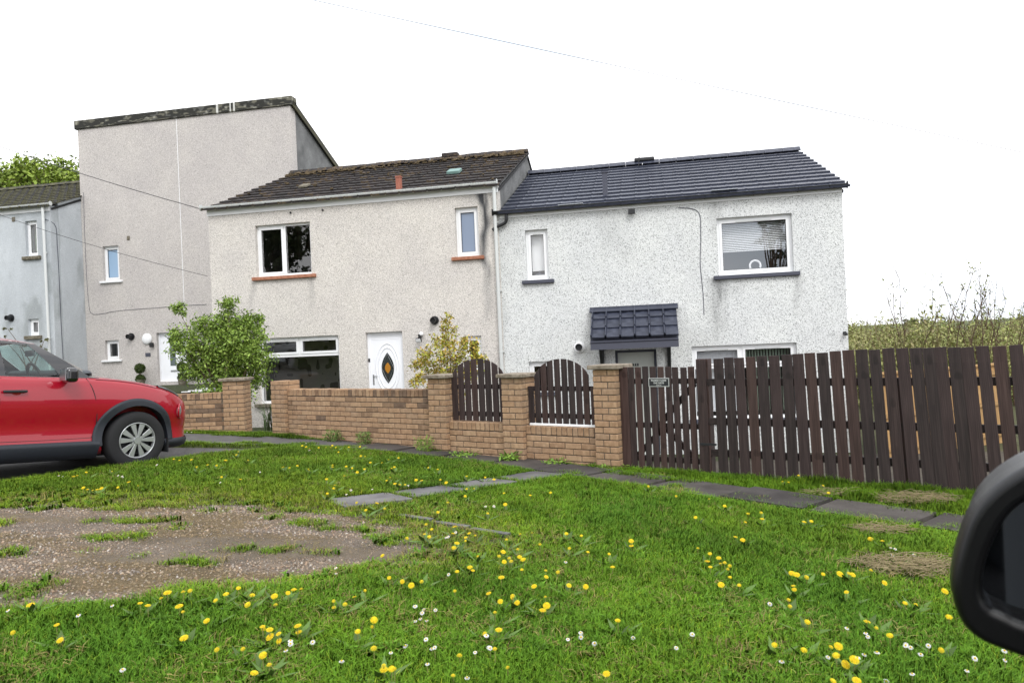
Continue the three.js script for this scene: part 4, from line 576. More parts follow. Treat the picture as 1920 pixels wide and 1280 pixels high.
{ // the car the picture is taken from: its black door mirror stands in at the right, door and cabin lie below and behind the view
  const G = thing('dark_car', 'black door mirror of the nearest car cutting in at the right edge', 'car', .484, 0, -.64);
  const outline = (P, k) => { const s = new THREE.Shape(), cx = .06, cy = -.02, p = P.map(([x, y]) => new THREE.Vector2(cx + (x - cx) * k, cy + (y - cy) * k)); s.setFromPoints(new THREE.SplineCurve([...p, p[0]]).getPoints(80)); return s; };
  const OUT = [[0.0046,0.0734],[-0.0233,0.0592],[-0.0484,0.0391],[-0.0683,0.0126],[-0.0803,-0.0215],[-0.0876,-0.0555],[-0.0867,-0.0784],[-0.0800,-0.0979],[-0.0664,-0.1098],[-0.0457,-0.1163],[-0.0296,-0.1209],[0.0015,-0.1283],[0.0314,-0.1297],[0.0500,-0.1145],[0.0560,-0.0397],[0.0484,0.0519],[0.0310,0.0744]], IN = [[0.0037,0.0470],[-0.0243,0.0298],[-0.0412,0.0098],[-0.0548,-0.0214],[-0.0608,-0.0496],[-0.0598,-0.0671],[-0.0527,-0.0786],[-0.0405,-0.0847],[-0.0285,-0.0898],[0.0026,-0.0969],[0.0289,-0.0973],[0.0380,-0.0420],[0.0297,0.0368]];
  const rim = outline(OUT, .915), hole = outline(IN, 1.04); rim.holes.push(new THREE.Path(hole.getPoints(80)));
  const lift = (g) => g.rotateY(-.5).translate(0, 1.355, 0), M1 = M.mirrorShell = phys({ color: rgb(7, 7, 9), roughness: .38 });
  const shell = mesh('door_mirror', [lift(new THREE.ExtrudeGeometry(rim, { depth: .02, bevelEnabled: true, bevelSize: .008, bevelThickness: .012, bevelSegments: 6, curveSegments: 60 }).translate(0, 0, -.034)), lift(new THREE.ExtrudeGeometry(outline(OUT, .78), { depth: .03, bevelEnabled: true, bevelSize: .014, bevelThickness: .03, bevelSegments: 6 }).translate(0, 0, -.115))], M1, G);
  mesh('mirror_glass', lift(new THREE.ShapeGeometry(outline(IN, 1.06)).translate(0, 0, -.03)), std({ color: rgb(150, 154, 158), roughness: .03, metalness: 1 }), shell);
  mesh('mirror_arm', [between(V(.1, 1.25, .0), V(.28, 1.12, .05), .035, .045, 12)], M1, G);
  mesh('door', [rbox(1.3, .72, .12, .05, .3, .74, .1)], phys({ color: rgb(22, 23, 26), roughness: .3, clearcoat: 1 }), G);
  const cloth = std({ color: rgb(92, 94, 97), roughness: .9 }), dk = std({ color: rgb(58, 60, 63), roughness: .8 });
  mesh('seat', [rbox(.5, .72, .16, .06, -.35, 1.05, 1.35), rbox(.28, .2, .12, .05, -.35, 1.52, 1.36), rbox(.5, .16, .5, .06, -.35, .7, 1.1)], cloth, G); mesh('seat', [rbox(.16, .72, .5, .06, .35, 1.05, 1.75), rbox(.12, .2, .28, .05, .35, 1.52, 1.76)], dk, G);
  mesh('far_door', [rbox(2.4, 1.0, .1, .05, .1, .8, 2.25), box(2.4, .12, .1, .1, 1.78, 2.22), box(.14, .5, .1, -.5, 1.52, 2.22), box(.14, .5, .1, 1.25, 1.52, 2.22)], dk, G);
  mesh('roof_lining', [rbox(2.4, .05, 1.7, .02, .1, 1.88, 1.45)], dk, G); mesh('floor_pan', box(2.4, .1, 2.2, .1, .42, 1.15), dk, G);
  for (const [x, z] of [[-.95, .25], [1.3, .25], [-.95, 2.1], [1.3, 2.1]]) { const w = mesh('wheel', new THREE.TorusGeometry(.2, .1, 12, 28).translate(0, 0, 0), M.tyre, G); w.position.set(x, .31 + groundY(.47 + x, .62 - z), z); }
}
// ---------------------------------------------------------------- plants
function leaves(r, list, L, W, cols, up = .5) { // list: [x, y, z]; one small folded leaf at each point
  const n = list.length, pos = new Float32Array(n * 18), nor = new Float32Array(n * 18), col = new Float32Array(n * 18), a = V(0, 0, 0), b = V(0, 0, 0), c = V(0, 0, 0), C = cols.map((k) => rgb(...k)), t = new THREE.Color();
  for (let i = 0; i < n; i++) {
    const p = list[i]; a.set(r() - .5, r() - .5 - .15, r() - .5).normalize(); b.set((r() - .5), (r() - .5) * .9 + up, (r() - .5)).normalize(); c.crossVectors(a, b).normalize(); b.crossVectors(c, a);
    const l = L * (.6 + .8 * r()), w = W * (.6 + .8 * r()); const q = [0, 0, 0], tip = [a.x * l, a.y * l, a.z * l], s1 = [a.x * l * .5 + c.x * w * .5, a.y * l * .5 + c.y * w * .5, a.z * l * .5 + c.z * w * .5], s2 = [a.x * l * .5 - c.x * w * .5, a.y * l * .5 - c.y * w * .5, a.z * l * .5 - c.z * w * .5];
    [q, s1, tip, q, tip, s2].forEach((v, k) => { pos.set([p[0] + v[0], p[1] + v[1], p[2] + v[2]], i * 18 + k * 3); nor.set([b.x, b.y, b.z], i * 18 + k * 3); });
    const k = r() * (C.length - 1), k0 = Math.floor(k); t.copy(C[k0]).lerp(C[Math.min(C.length - 1, k0 + 1)], k - k0); const v = .75 + .5 * r(); for (let k2 = 0; k2 < 6; k2++) col.set([t.r * v, t.g * v, t.b * v], i * 18 + k2 * 3);
  }
  const g = new THREE.BufferGeometry(); g.setAttribute('position', new THREE.BufferAttribute(pos, 3)); g.setAttribute('normal', new THREE.BufferAttribute(nor, 3)); g.setAttribute('color', new THREE.BufferAttribute(col, 3)); g.setAttribute('uv', new THREE.BufferAttribute(new Float32Array(n * 12), 2)); return g;
}
// clumps [x, y, z, r] around the plant's base; limbs run to each clump, leaves fill it in sprays
function bush(T, seed, clumps, per, L, W, cols, o = {}) {
  o.ref ??= Math.max(...clumps.map((k) => k[3])); const r = rng(seed), pts = [], limbs = [], fork = V(...(o.fork ?? [0, .3, 0]));
  for (const [x, y, z, R] of clumps) {
    const c = V(x, y, z), f = fork.clone().add(V((r() - .5) * (o.spread ?? .1), 0, (r() - .5) * (o.spread ?? .1))), mid = f.clone().lerp(c, .55).add(V((r() - .5) * R * .4, R * .15, (r() - .5) * R * .4));
    limbs.push(between(f, mid, o.limb ?? .02, (o.limb ?? .02) * .6, 6), between(mid, c, (o.limb ?? .02) * .6, (o.limb ?? .02) * .25, 5));
    const sprays = Math.max(3, Math.round(per / 26 * (R / o.ref) ** 2));
    for (let s = 0; s < sprays; s++) { // a spray is a short twig with leaves along it
      const u = r() * 6.283, v = Math.acos(2 * r() - 1), rr = R * (.3 + .7 * Math.cbrt(r()) + (r() < .2 ? .5 * r() : 0)), d = V(Math.sin(v) * Math.cos(u), Math.cos(v) * .85, Math.sin(v) * Math.sin(u)), p = c.clone().addScaledVector(d, rr), base = c.clone().addScaledVector(d, rr * .35);
      limbs.push(between(base, p, (o.limb ?? .02) * .22, (o.limb ?? .02) * .08, 3));
      for (let k = 0; k < 26; k++) { const t = .3 + .8 * r(), j = R * (o.scatter ?? .16); pts.push([lerp(base.x, p.x, t) + (r() - .5) * j, lerp(base.y, p.y, t) + (r() - .5) * j, lerp(base.z, p.z, t) + (r() - .5) * j]); }
    }
  }
  limbs.push(between(V(0, -.1, 0), fork, (o.trunk ?? .05), (o.trunk ?? .05) * .75, 10));
  mesh(o.stem ?? 'trunk', limbs, o.bark ?? M.twig, T); mesh('crown', leaves(r, pts, L, W, cols, o.up), M.leaf, T);
  return T;
}
const plant = (name, label, cat, x, d, group) => thing(name, label, cat, x, groundY(x, d), -d, 0, group);
{
  const T = plant('garden_shrub', 'large loose green shrub behind the capped brick pier', 'shrub', -5.45, 13.35), c = [];
  const y = (h) => h - T.position.y;
  for (const [x, h, R] of [[-.55, 1.35, .36], [-.75, 1.75, .3], [-.35, 2.0, .34], [-.1, 1.5, .4], [.15, 2.15, .32], [.25, 1.7, .4], [.55, 1.9, .3], [.75, 1.55, .3], [.5, 1.2, .36], [.05, 1.05, .34], [.22, 2.45, .16], [-.85, 2.42, .14], [.62, 2.15, .18], [-.2, .7, .3], [.35, .75, .3], [-1.05, 1.95, .12]]) c.push([x, y(h), (vnoise(x * 9, h * 5) - .5) * .7, R]);
  bush(T, 3, c.map(([a, b, q, R]) => [a * .88, b, q, R * 1.12]), 2900, .062, .028, [[92, 120, 38], [116, 144, 50], [140, 162, 70], [98, 126, 44]], { fork: [.1, .25, 0], spread: .35, trunk: .04, limb: .018, scatter: .5, stem: 'stems' });
}
{
  const T = plant('maple_tree', 'young maple with yellow and orange tinged leaves behind the brick wall', 'tree', -1.02, 11.2), c = [], y = (h) => h - T.position.y;
  for (const [x, h, R] of [[.02, 1.95, .1], [.02, 1.75, .14], [-.12, 1.6, .16], [.2, 1.55, .15], [-.3, 1.42, .17], [.05, 1.42, .2], [.38, 1.48, .12], [.42, 1.3, .16], [-.45, 1.22, .15], [-.2, 1.2, .2], [.18, 1.2, .2], [-.5, 1.02, .13], [-.3, .98, .16], [0, .98, .2], [.3, 1.05, .18], [-.25, .78, .14], [.1, .75, .15]]) c.push([x, y(h), (vnoise(x * 9, h * 5) - .5) * .5, R]);
  bush(T, 13, c.map(([a, b, q, R]) => [a, b, q, R * 1.15]), 560, .045, .026, [[182, 162, 62], [166, 170, 62], [146, 160, 56], [190, 162, 74], [174, 136, 64], [158, 168, 60]], { fork: [0, .55, 0], spread: .06, trunk: .022, limb: .009, scatter: .5 });
}
{ // tall tree whose crown shows above the left house
  const T = plant('broadleaf_tree', 'lime green tree crown showing above the left house roof', 'tree', -30, 44), r = rng(4), c = []; for (let i = 0; i < 26; i++) { const x = (r() - .5) * 13; c.push([x, 9.6 + (r() * 4.2) * (1.15 - .07 * (x + 6)), (r() - .5) * 6, 1.2 + r() * .7]); }
  bush(T, 24, c, 2000, .24, .14, [[116, 138, 40], [134, 152, 54], [98, 122, 36]], { fork: [0, 4, 0], spread: .8, trunk: .35, limb: .12, scatter: .4 });
}
// trees across the road behind the camera: windows mirror them
[['dark tree across the road mirrored in the cream house windows', -25, -8, 1], ['taller dark tree across the road mirrored in the cream house windows', -31, -3, 1.15], ['third dark tree across the road mirrored in the cream house windows', -19.5, -15, 1.05], ['sparse tree across the road mirrored in the white house window', 4.2, -17, .62]].forEach(([label, x, d, k], q) => {
  const T = plant('roadside_tree', label, 'tree', x, d), r = rng(200 + q), c = []; for (let i = 0; i < 22; i++) { const a = r() * 6.28, h = r(); c.push([Math.cos(a) * 3.6 * k * r() * (1.1 - .6 * h), (3 + 10 * h) * k, Math.sin(a) * 3.6 * k * r() * (1.1 - .6 * h), (1.6 - .5 * h) * k]); }
  bush(T, 300 + q, c, q === 3 ? 420 : 620, .34 * k, .2 * k, [[44, 58, 26], [58, 72, 32], [70, 82, 40]], { fork: [0, 2.4 * k, 0], spread: .5, trunk: .28 * k, limb: .12 * k });
});
{ // young willows and scrub beyond the garden on the right
  const r = rng(55), spots = []; for (let i = 0; i < 16; i++) spots.push([11.2 + i * .78 + (r() - .5) * .5, 20 + r() * 6, 3.6 + 1.9 * smooth(3, 13, i) * (.6 + .6 * r()) + r() * .7]);
  const words = ['behind the dark fence, next to the white house corner', 'at the far right edge'];
  spots.forEach(([x, d, h], i) => {
    const T = plant('willow_sapling', i ? ['second', 'third', 'fourth', 'fifth', 'sixth', 'seventh', 'eighth', 'ninth', 'tenth', 'eleventh', 'twelfth', 'thirteenth', 'fourteenth', 'fifteenth', 'sixteenth'][i - 1] + ' thin willow sapling beyond the fence, counting from the white house' : 'first thin willow sapling beyond the fence, nearest the white house corner', 'sapling', x, d, 'saplings beyond the fence'), tw = [], pts = [];
    const n = 4 + Math.floor(r() * 3); for (let s = 0; s < n; s++) { let p = V((r() - .5) * .5, -.05, (r() - .5) * .5), dir = V((r() - .5) * .45, 1, (r() - .5) * .45).normalize(), R = .034; const L = h * (.65 + .4 * r()); for (let k = 0; k < 7; k++) { const q = p.clone().addScaledVector(dir, L / 7); tw.push(between(p, q, R, R * .8, 4)); R *= .8; if (k > 2) for (let b = 0; b < 2; b++) { const e = q.clone().add(V((r() - .5) * .5, .18 + r() * .35, (r() - .5) * .5)); tw.push(between(q, e, R * .7, .008, 3)); for (let z = 0; z < 3; z++) { const t = .3 + r() * .7; pts.push([lerp(q.x, e.x, t), lerp(q.y, e.y, t), lerp(q.z, e.z, t)]); } } p = q; dir.add(V((r() - .5) * .25, 0, (r() - .5) * .25)).normalize(); } }
    mesh('stems', tw, M.twig, T); mesh('crown', leaves(r, pts, .1, .04, [[128, 132, 74], [110, 118, 60]]), M.leaf, T);
  });
  const unit = []; { const pts = [], tw = []; for (let i = 0; i < 1300; i++) { const a = r() * 6.28, q = Math.sqrt(r()) * 1.0, hh = r() ** .8 * 2.6 * (1.15 - .5 * q); pts.push([Math.cos(a) * q, hh, Math.sin(a) * q]); } for (let i = 0; i < 22; i++) { const a = r() * 6.28; tw.push(between(V(0, 0, 0), V(Math.cos(a) * (.3 + r() * .8), 1.6 + r() * 1.4, Math.sin(a) * (.3 + r() * .8)), .012, .004, 3)); } const lg = leaves(r, pts, .13, .055, [[136, 142, 82], [150, 152, 96], [120, 134, 68], [156, 146, 108]]), tg = join(tw); const tc = new Float32Array(tg.attributes.position.count * 3), cc = rgb(112, 96, 74); for (let i = 0; i < tc.length; i += 3) tc.set([cc.r, cc.g, cc.b], i); tg.setAttribute('color', new THREE.BufferAttribute(tc, 3)); unit.push(mergeGeometries([lg, tg])); }
  const N = 340, I = new THREE.InstancedMesh(unit[0], M.leaf, N), m4 = new THREE.Matrix4(), qt = new THREE.Quaternion(), col = new THREE.Color(); I.name = 'scrub_thicket'; I.castShadow = I.receiveShadow = true;
  for (let i = 0; i < N; i++) { const d = 21 + 34 * r() ** 1.4, x = d * (.44 + .62 * r()), s = .7 + .34 * r(); qt.setFromAxisAngle(V(0, 1, 0), r() * 6.28); m4.compose(V(x, groundY(x, d) - .1, -d), qt, V(s, s * (.85 + .35 * r()), s)); I.setMatrixAt(i, m4); const k = .8 + .4 * r(); I.setColorAt(i, col.setRGB(k, k * (.95 + .1 * r()), k * .9)); }
  tag(I, 'pale green scrub thicket beyond the dark fence', 'scrub', null, 'stuff'); scene.add(I);
  for (let i = 0; i < 5; i++) { const x = 60 + i * 26 + r() * 14, d = 150 + r() * 60, T = plant('distant_tree', ['first', 'second', 'third', 'fourth', 'fifth'][i] + ' small round tree on the far field skyline from the left', 'tree', x, d, 'trees on the far field'), c = []; for (let k = 0; k < 6; k++) c.push([(r() - .5) * 3, 1.2 + r() * 1.4, (r() - .5) * 3, 1 + r() * .5]); bush(T, 700 + i, c, 160, .5, .35, [[70, 86, 42], [84, 98, 50]], { fork: [0, .8, 0], trunk: .2, limb: .1 }); }
}
// clipped topiary balls by the tall house's door
[['clipped ball topiary left of the white door of the tall house', -4.85], ['clipped ball topiary right of the white door of the tall house', -3.5]].forEach(([label, s], i) => {
  const x = TR[0] + s * HU[0] - .3 * HB[0], d = TR[1] + s * HU[1] - .3 * HB[1], T = thing('topiary', label, 'topiary', x, .72, -d, 0, 'topiary by the door'), r = rng(40 + i), p = []; for (const [y, R, n] of [[.52, .14, 2600], [.22, .13, 2000]]) for (let k = 0; k < n; k++) { const u = r() * 6.28, v = Math.acos(2 * r() - 1), q = R * (.45 + .55 * Math.cbrt(r())); p.push([q * Math.sin(v) * Math.cos(u), y + q * Math.cos(v), q * Math.sin(v) * Math.sin(u)]); }
  mesh('ball', leaves(r, p, .03, .02, [[52, 72, 24], [76, 92, 34]]), M.leaf, T); mesh('trunk', cyl(.015, .02, .5, 0, .28, 0, 8), M.twig, T); mesh('pot', cyl(.13, .1, .2, 0, .1, 0, 20), M.sillStone, T);
});
{ // timber steps with pale nosings up to the tall house
  const x = -8.2, d = 16.6, T = thing('timber_steps', 'dark timber steps with white edges in front of the tall house door', 'steps', x, groundY(x, d) - .05, -d, -AN), h = .82 - T.position.y; mesh('deck', metres(bar(-1.6, 2.2, 0, h - .12, -2.9, -1.0), 1), M.board[1], T);
  for (let i = 0; i < 4; i++) { const y = (h - .1) * (i + 1) / 5; const m = mesh('tread', bar(.2 + i * .03, 1.7 + i * .03, y - .04, y, -1.0 + .25 * (3 - i) - .27, -1.0 + .25 * (3 - i)), M.board[0], T); mesh('nosing', bar(.3, 1.6, y + .003, y + .025, -1.0 + .25 * (3 - i) - .02, -1.0 + .25 * (3 - i) + .012), M.upvc, m); }
}
// grass
function bladeTuft(seed, n, R, h, w, lean) { const r = rng(seed), pos = [], nor = [], col = []; for (let i = 0; i < n; i++) { const a = r() * 6.28, q = Math.sqrt(r()) * R, x = Math.cos(a) * q, z = Math.sin(a) * q, b = r() * 6.28, L = h * (.5 + .7 * r()), k = lean * (.3 + r()), dx = Math.cos(b), dz = Math.sin(b), sx = -dz * w / 2, sz = dx * w / 2, m = [x + dx * k * L * .35, L * .6, z + dz * k * L * .35], t = [x + dx * k * L, L * (1 - .25 * k), z + dz * k * L]; const f = [[x - sx, -.015, z - sz], [x + sx, -.015, z + sz], [m[0] + sx * .8, m[1], m[2] + sz * .8], [m[0] - sx * .8, m[1], m[2] - sz * .8], t]; const v = .7 + .6 * r(), y = r() < .1 ? 1 : 0; for (const j of [0, 1, 2, 0, 2, 3, 3, 2, 4]) { pos.push(...f[j]); nor.push(dx * .5, .8, dz * .5); col.push(v * (1 + y * 1.1), v * (1 + y * .35), v * (1 + .6 * y)); } } const g = new THREE.BufferGeometry(); g.setAttribute('position', new THREE.Float32BufferAttribute(pos, 3)); g.setAttribute('normal', new THREE.Float32BufferAttribute(nor, 3)); g.setAttribute('color', new THREE.Float32BufferAttribute(col, 3)); return g; }
{
  const r = rng(900), m4 = new THREE.Matrix4(), qt = new THREE.Quaternion(), e = new THREE.Euler(), col = new THREE.Color();
  const mat = phys({ color: rgb(107, 150, 36), vertexColors: true, roughness: .85, specularIntensity: .35, side: THREE.DoubleSide });
  const tall = [[1.75, 7.6, .2, 1.8], [2.3, 7.2, .22, 1.9], [2.9, 6.8, .22, 2.0], [3.5, 6.4, .25, 2.1], [4.1, 6.0, .25, 2.1], [-3.05, 9.35, .32, 1.9], [2.9, 6.1, .25, 1.6], [3.3, 5.75, .3, 1.8], [2.55, 6.55, .25, 1.4], [-.95, 3.95, .2, 1.5], [-.3, 4.0, .22, 1.5], [1.1, 5.2, .5, 1.35], [2.2, 5.0, .5, 1.3], [1.6, 4.4, .4, 1.3], [-3.6, 11.35, .22, 1.9], [-1.15, 9.62, .12, 2.0], [.62, 7.9, .1, 1.3]];
  const sets = [[], [], [], []];
  const cover = (x0, x1, d0, d1, dens) => { const n = Math.round((x1 - x0) * (d1 - d0) * dens); for (let i = 0; i < n; i++) { const x = lerp(x0, x1, r()), d = lerp(d0, d1, r()); if (Math.abs(x) > d * .72 + 1.7) continue; let g = sward(x, d), big = 0; for (const [a, b, R, k] of tall) { const q = Math.exp(-(((x - a) / R) ** 2 + ((d - b) / R) ** 2)); big = Math.max(big, q * (k - 1)); } if (big > .25 && wallSide(x, d) < .05) g = Math.max(g, .6); for (const [a, b, R] of [[2.2, 4.05, .24], [2.5, 4.92, .16], [3.3, 5.9, .24]]) if (Math.hypot((x - a) / 1.5, d - b) < R && r() < .75) g = 0; if (r() > g) continue; const p = pathDist(x, d), s = (.55 + .5 * g) * (.65 + .7 * fbm(x * 1.7 + 3, d * 1.7, 3)) * (1 + big) * lerp(.75, 1, smooth(0, .15, Math.abs(p))); sets[Math.floor(r() * 4)].push([x, d, s * (d < 7 && x < 0 && polyDist(GRAVEL, x, d) > -.05 ? .6 : 1), g]); } };
  cover(-5.2, 5.2, 1.9, 4.2, 1100); cover(-6.5, 6.2, 4.2, 7, 760); cover(-7, 5.8, 7, 11.9, 560);
  const root = thing('grass', 'green lawn of short grass blades across the foreground', 'grass', 0, 0, 0); root.userData.kind = 'stuff';
  sets.forEach((L, k) => { const I = new THREE.InstancedMesh(bladeTuft(70 + k, 26, .06, .04 + k * .005, .0036, .8), mat, L.length); I.name = 'blades'; I.userData.kind = 'stuff'; I.castShadow = I.receiveShadow = true; L.forEach(([x, d, s, g], i) => { e.set((r() - .5) * .3, r() * 6.28, (r() - .5) * .3); m4.compose(V(x, groundY(x, d), -d), qt.setFromEuler(e), V(1, s, 1)); I.setMatrixAt(i, m4); const n = fbm(x * 1.3 + 50, d * 1.3, 3), t = clamp(.5 + 1.6 * (n - .5) + (r() - .5) * .5), y = 1 - g, dry = smooth(1.2, -2.5, x) * smooth(4, 5.2, d) * .5 + .35 * smooth(.5, .7, fbm(x * .6 + 80, d * .6, 3)); I.setColorAt(i, col.setRGB(lerp(.68, 1.2, t) + y * .5 + dry * .35, lerp(.8, 1.12, t) + y * .08 + dry * .06, lerp(.85, .95, t) + y * .3 + dry * .2)); }); root.add(I); });
  // broad clover and plantain leaves low in the sward, and dead thatch
  [['clover', 9000, bladeTuft(501, 9, .05, .03, .012, 1.25), [92, 132, 38], .5], ['thatch', 7000, bladeTuft(502, 14, .06, .035, .003, 1.7), [150, 136, 84], .3]].forEach(([name, n, geo, c, lo], q) => {
    const L = []; for (let i = 0; i < n; i++) { const d = lerp(1.9, 9.5, r() ** 1.3), x = (r() * 2 - 1) * (d * .72 + 1.4), g = sward(x, d), p = fbm(x * 1.9 + 17 * q, d * 1.9 + 60, 3); if (g < .25 || (q ? p < .5 && g > .8 : p < .5)) continue; L.push([x, d]); }
    const I = new THREE.InstancedMesh(geo, phys({ color: rgb(...c), vertexColors: true, roughness: .85, specularIntensity: .35, side: THREE.DoubleSide }), L.length); I.name = name; I.userData.kind = 'stuff'; I.castShadow = I.receiveShadow = true;
    L.forEach(([x, d], i) => { e.set((r() - .5) * .3, r() * 6.28, (r() - .5) * .3); const s = .7 + .7 * r(); m4.compose(V(x, groundY(x, d) + .008, -d), qt.setFromEuler(e), V(s, s, s)); I.setMatrixAt(i, m4); const k = .7 + .6 * r(); I.setColorAt(i, col.setRGB(k, k, k)); }); root.add(I);
  });
  // straw left by the mower
  const straw = []; for (const [a, b, R, n] of [[2.2, 4.05, .2, 800], [2.5, 4.92, .13, 260], [2.75, 6.3, .15, 160], [3.35, 6.0, .22, 700]]) for (let i = 0; i < n; i++) { const t = r() * 6.28, q = R * Math.sqrt(r()) * (.6 + .6 * r()), x = a + Math.cos(t) * q * 1.5, d = b + Math.sin(t) * q, L = .03 + r() * .07, u = r() * 6.28, y = groundY(x, d) + .03 + r() * .04; const g = between(V(x, y, -d), V(x + Math.cos(u) * L, y + (r() - .4) * .025, -d + Math.sin(u) * L), 0.0018, .001, 3); straw.push(g); }
  tag(mesh('straw', straw, std({ color: rgb(150, 136, 102), roughness: .9 })), 'dry pale straw clippings lying on the grass near the door mirror', 'straw', null, 'stuff');
  // pebbles of the old parking patch
  const PB = [], pn = 90000; for (let i = 0; i < pn; i++) { const x = lerp(-5.6, -.3, r()), d = lerp(3.0, 6.4, r()), p = polyDist(GRAVEL, x, d); if (p < -.3 + .5 * r() || sward(x, d) > .3 + .6 * r()) continue; const t = smooth(.46, .6, fbm(x * .5 + 9, d * 2.6 + 5, 4)), m = smooth(.42, .62, fbm(x * 1.3 + 3, d * 3.8, 5)); if (r() < .35 * t + .3 * m) continue; PB.push([x, d, t, m]); }
  const I = new THREE.InstancedMesh(new THREE.IcosahedronGeometry(.006, 0), std({ roughness: .9, flatShading: true }), PB.length); I.name = 'gravel'; PB.forEach(([x, d, tr, mo], i) => { const s = (.35 + r() ** 2 * 1.15) * (1 - .35 * tr); e.set(r() * 3, r() * 6, r() * 3); m4.compose(V(x, groundY(x, d) + .002, -d), qt.setFromEuler(e), V(s * (1 + r() * .6), s * .75, s)); I.setMatrixAt(i, m4); const k = .78 + r() * .45, w = r(); col.copy(w < .04 ? rgb(182, 175, 166) : w < .5 ? rgb(142 * k, 127 * k, 110 * k) : w < .72 ? rgb(134 * k, 114 * k, 96 * k) : rgb(124 * k, 116 * k, 108 * k)); if (r() < mo * .8) col.lerp(rgb(120, 104, 70), .6); I.setColorAt(i, col); }); I.castShadow = I.receiveShadow = true; tag(I, 'pinkish grey gravel on the bare parking patch', 'gravel', null, 'stuff'); scene.add(I);
}
// weeds along the foot of the wall and fence
function weed(name, label, x, d, n, L, W, cols, h, R) { const T = plant(name, label, 'weed', x, d, 'weeds'), r = rng(Math.round(x * 97 + d * 31) + 5000), p = [], st = []; for (let i = 0; i < n; i++) { const a = r() * 6.28, q = R * Math.sqrt(r()), y = h * r(); p.push([Math.cos(a) * q, y, Math.sin(a) * q]); } for (let i = 0; i < 8; i++) { const a = r() * 6.28; st.push(between(V(0, -.02, 0), V(Math.cos(a) * R * .7, h * (.7 + .4 * r()), Math.sin(a) * R * .7), .004, .002, 4)); } mesh('stems', st, M.leafStem ??= std({ color: rgb(104, 122, 58), roughness: .8 }), T); mesh('foliage', leaves(r, p, L, W, cols), M.leaf, T); return T; }
{ const at = (s, n) => atWall(s, n), G1 = [[116, 150, 50], [96, 132, 40], [134, 160, 66]], G2 = [[86, 112, 44], [104, 126, 56]];
  [['feathery light green weed at the foot of the wall near the arched panel', -2.75, .16, 420, .05, .008, G1, .2, .13], ['leafy green weed at the wall foot left of the feathery weed', -3.95, .12, 300, .045, .014, G2, .2, .11], ['low trailing weed at the wall foot under the maple panel', -2.1, .12, 260, .05, .02, G1, .06, .22], ['dandelion leaves at the wall foot under the middle pier', -1.35, .14, 200, .08, .025, G1, .1, .12], ['small leafy weed at the wall foot beside the gate pier', -.7, .12, 180, .05, .02, G1, .06, .14], ['dark leafy weed clump at the wall foot near its left end', -4.6, .12, 260, .05, .018, G2, .18, .14], ['low creeping weed in front of the gate pier', .05, .13, 260, .05, .02, G1, .04, .24]].forEach(([label, s, n, ...a]) => { const [x, d] = at(s, n); weed('wall_weed', label, x, d, ...a); });
  const [x, d] = [-4.3, 12.7], T = plant('iris_clump', 'clump of tall green blades in the gap between the brick piers', 'plant', x, d), r = rng(64), g = []; for (let i = 0; i < 60; i++) { const q = bladeTuft(900 + i, 1, .01, .55 + r() * .2, .018, .45); g.push(q.rotateY(r() * 6).translate((r() - .5) * .35, 0, (r() - .5) * .2)); } mesh('blades', mergeGeometries(g), std({ color: rgb(84, 112, 52), vertexColors: true, roughness: .6, side: THREE.DoubleSide }), T); }
{ // woody climber by the blue grey house
  const x = LH[0] - .6 * HU[0] - .35 * HB[0], d = LH[1] - .6 * HU[1] - .35 * HB[1], T = thing('climbing_rose', 'straggly bare climber beside the small window of the blue grey house', 'climber', x, 1.0, -d), c = []; for (const [a, h, R] of [[-.6, 1.2, .22], [-.2, 1.0, .18], [.35, .9, .25], [-.5, 1.5, .12], [.5, 1.15, .12]]) c.push([a, h, 0, R]); bush(T, 77, c, 60, .05, .03, [[112, 104, 70], [90, 100, 60]], { fork: [0, .2, 0], spread: .5, trunk: .03, limb: .02, stem: 'stems' });
}
// overhead wires
[['thin telephone wire crossing the sky at the upper right', [-12, 15.35, 25.1], [21, 4.4, 19.5], .05, .009], ['dark wire from the left house to the cream house gutter', [-13.6, 7.4, 19.0], [-6.7, 4.75, 15.7], .05, .009], ['thin wire sagging across the fronts of the left houses', [-13.4, 5.5, 18.5], [-6.75, 3.3, 15.9], .08, .006]].forEach(([label, a, b, sag, R]) => { const A = V(a[0], a[1], -a[2]), B = V(b[0], b[1], -b[2]), m = A.clone().lerp(B, .5); m.y -= sag; tag(mesh('overhead_wire', tube([A, A.clone().lerp(B, .25).setY(lerp(A.y, B.y, .25) - sag * .75), m, A.clone().lerp(B, .75).setY(lerp(A.y, B.y, .75) - sag * .75), B], R, 60, 5), std({ color: rgb(60, 60, 62), roughness: .7 })), label, 'wire'); });
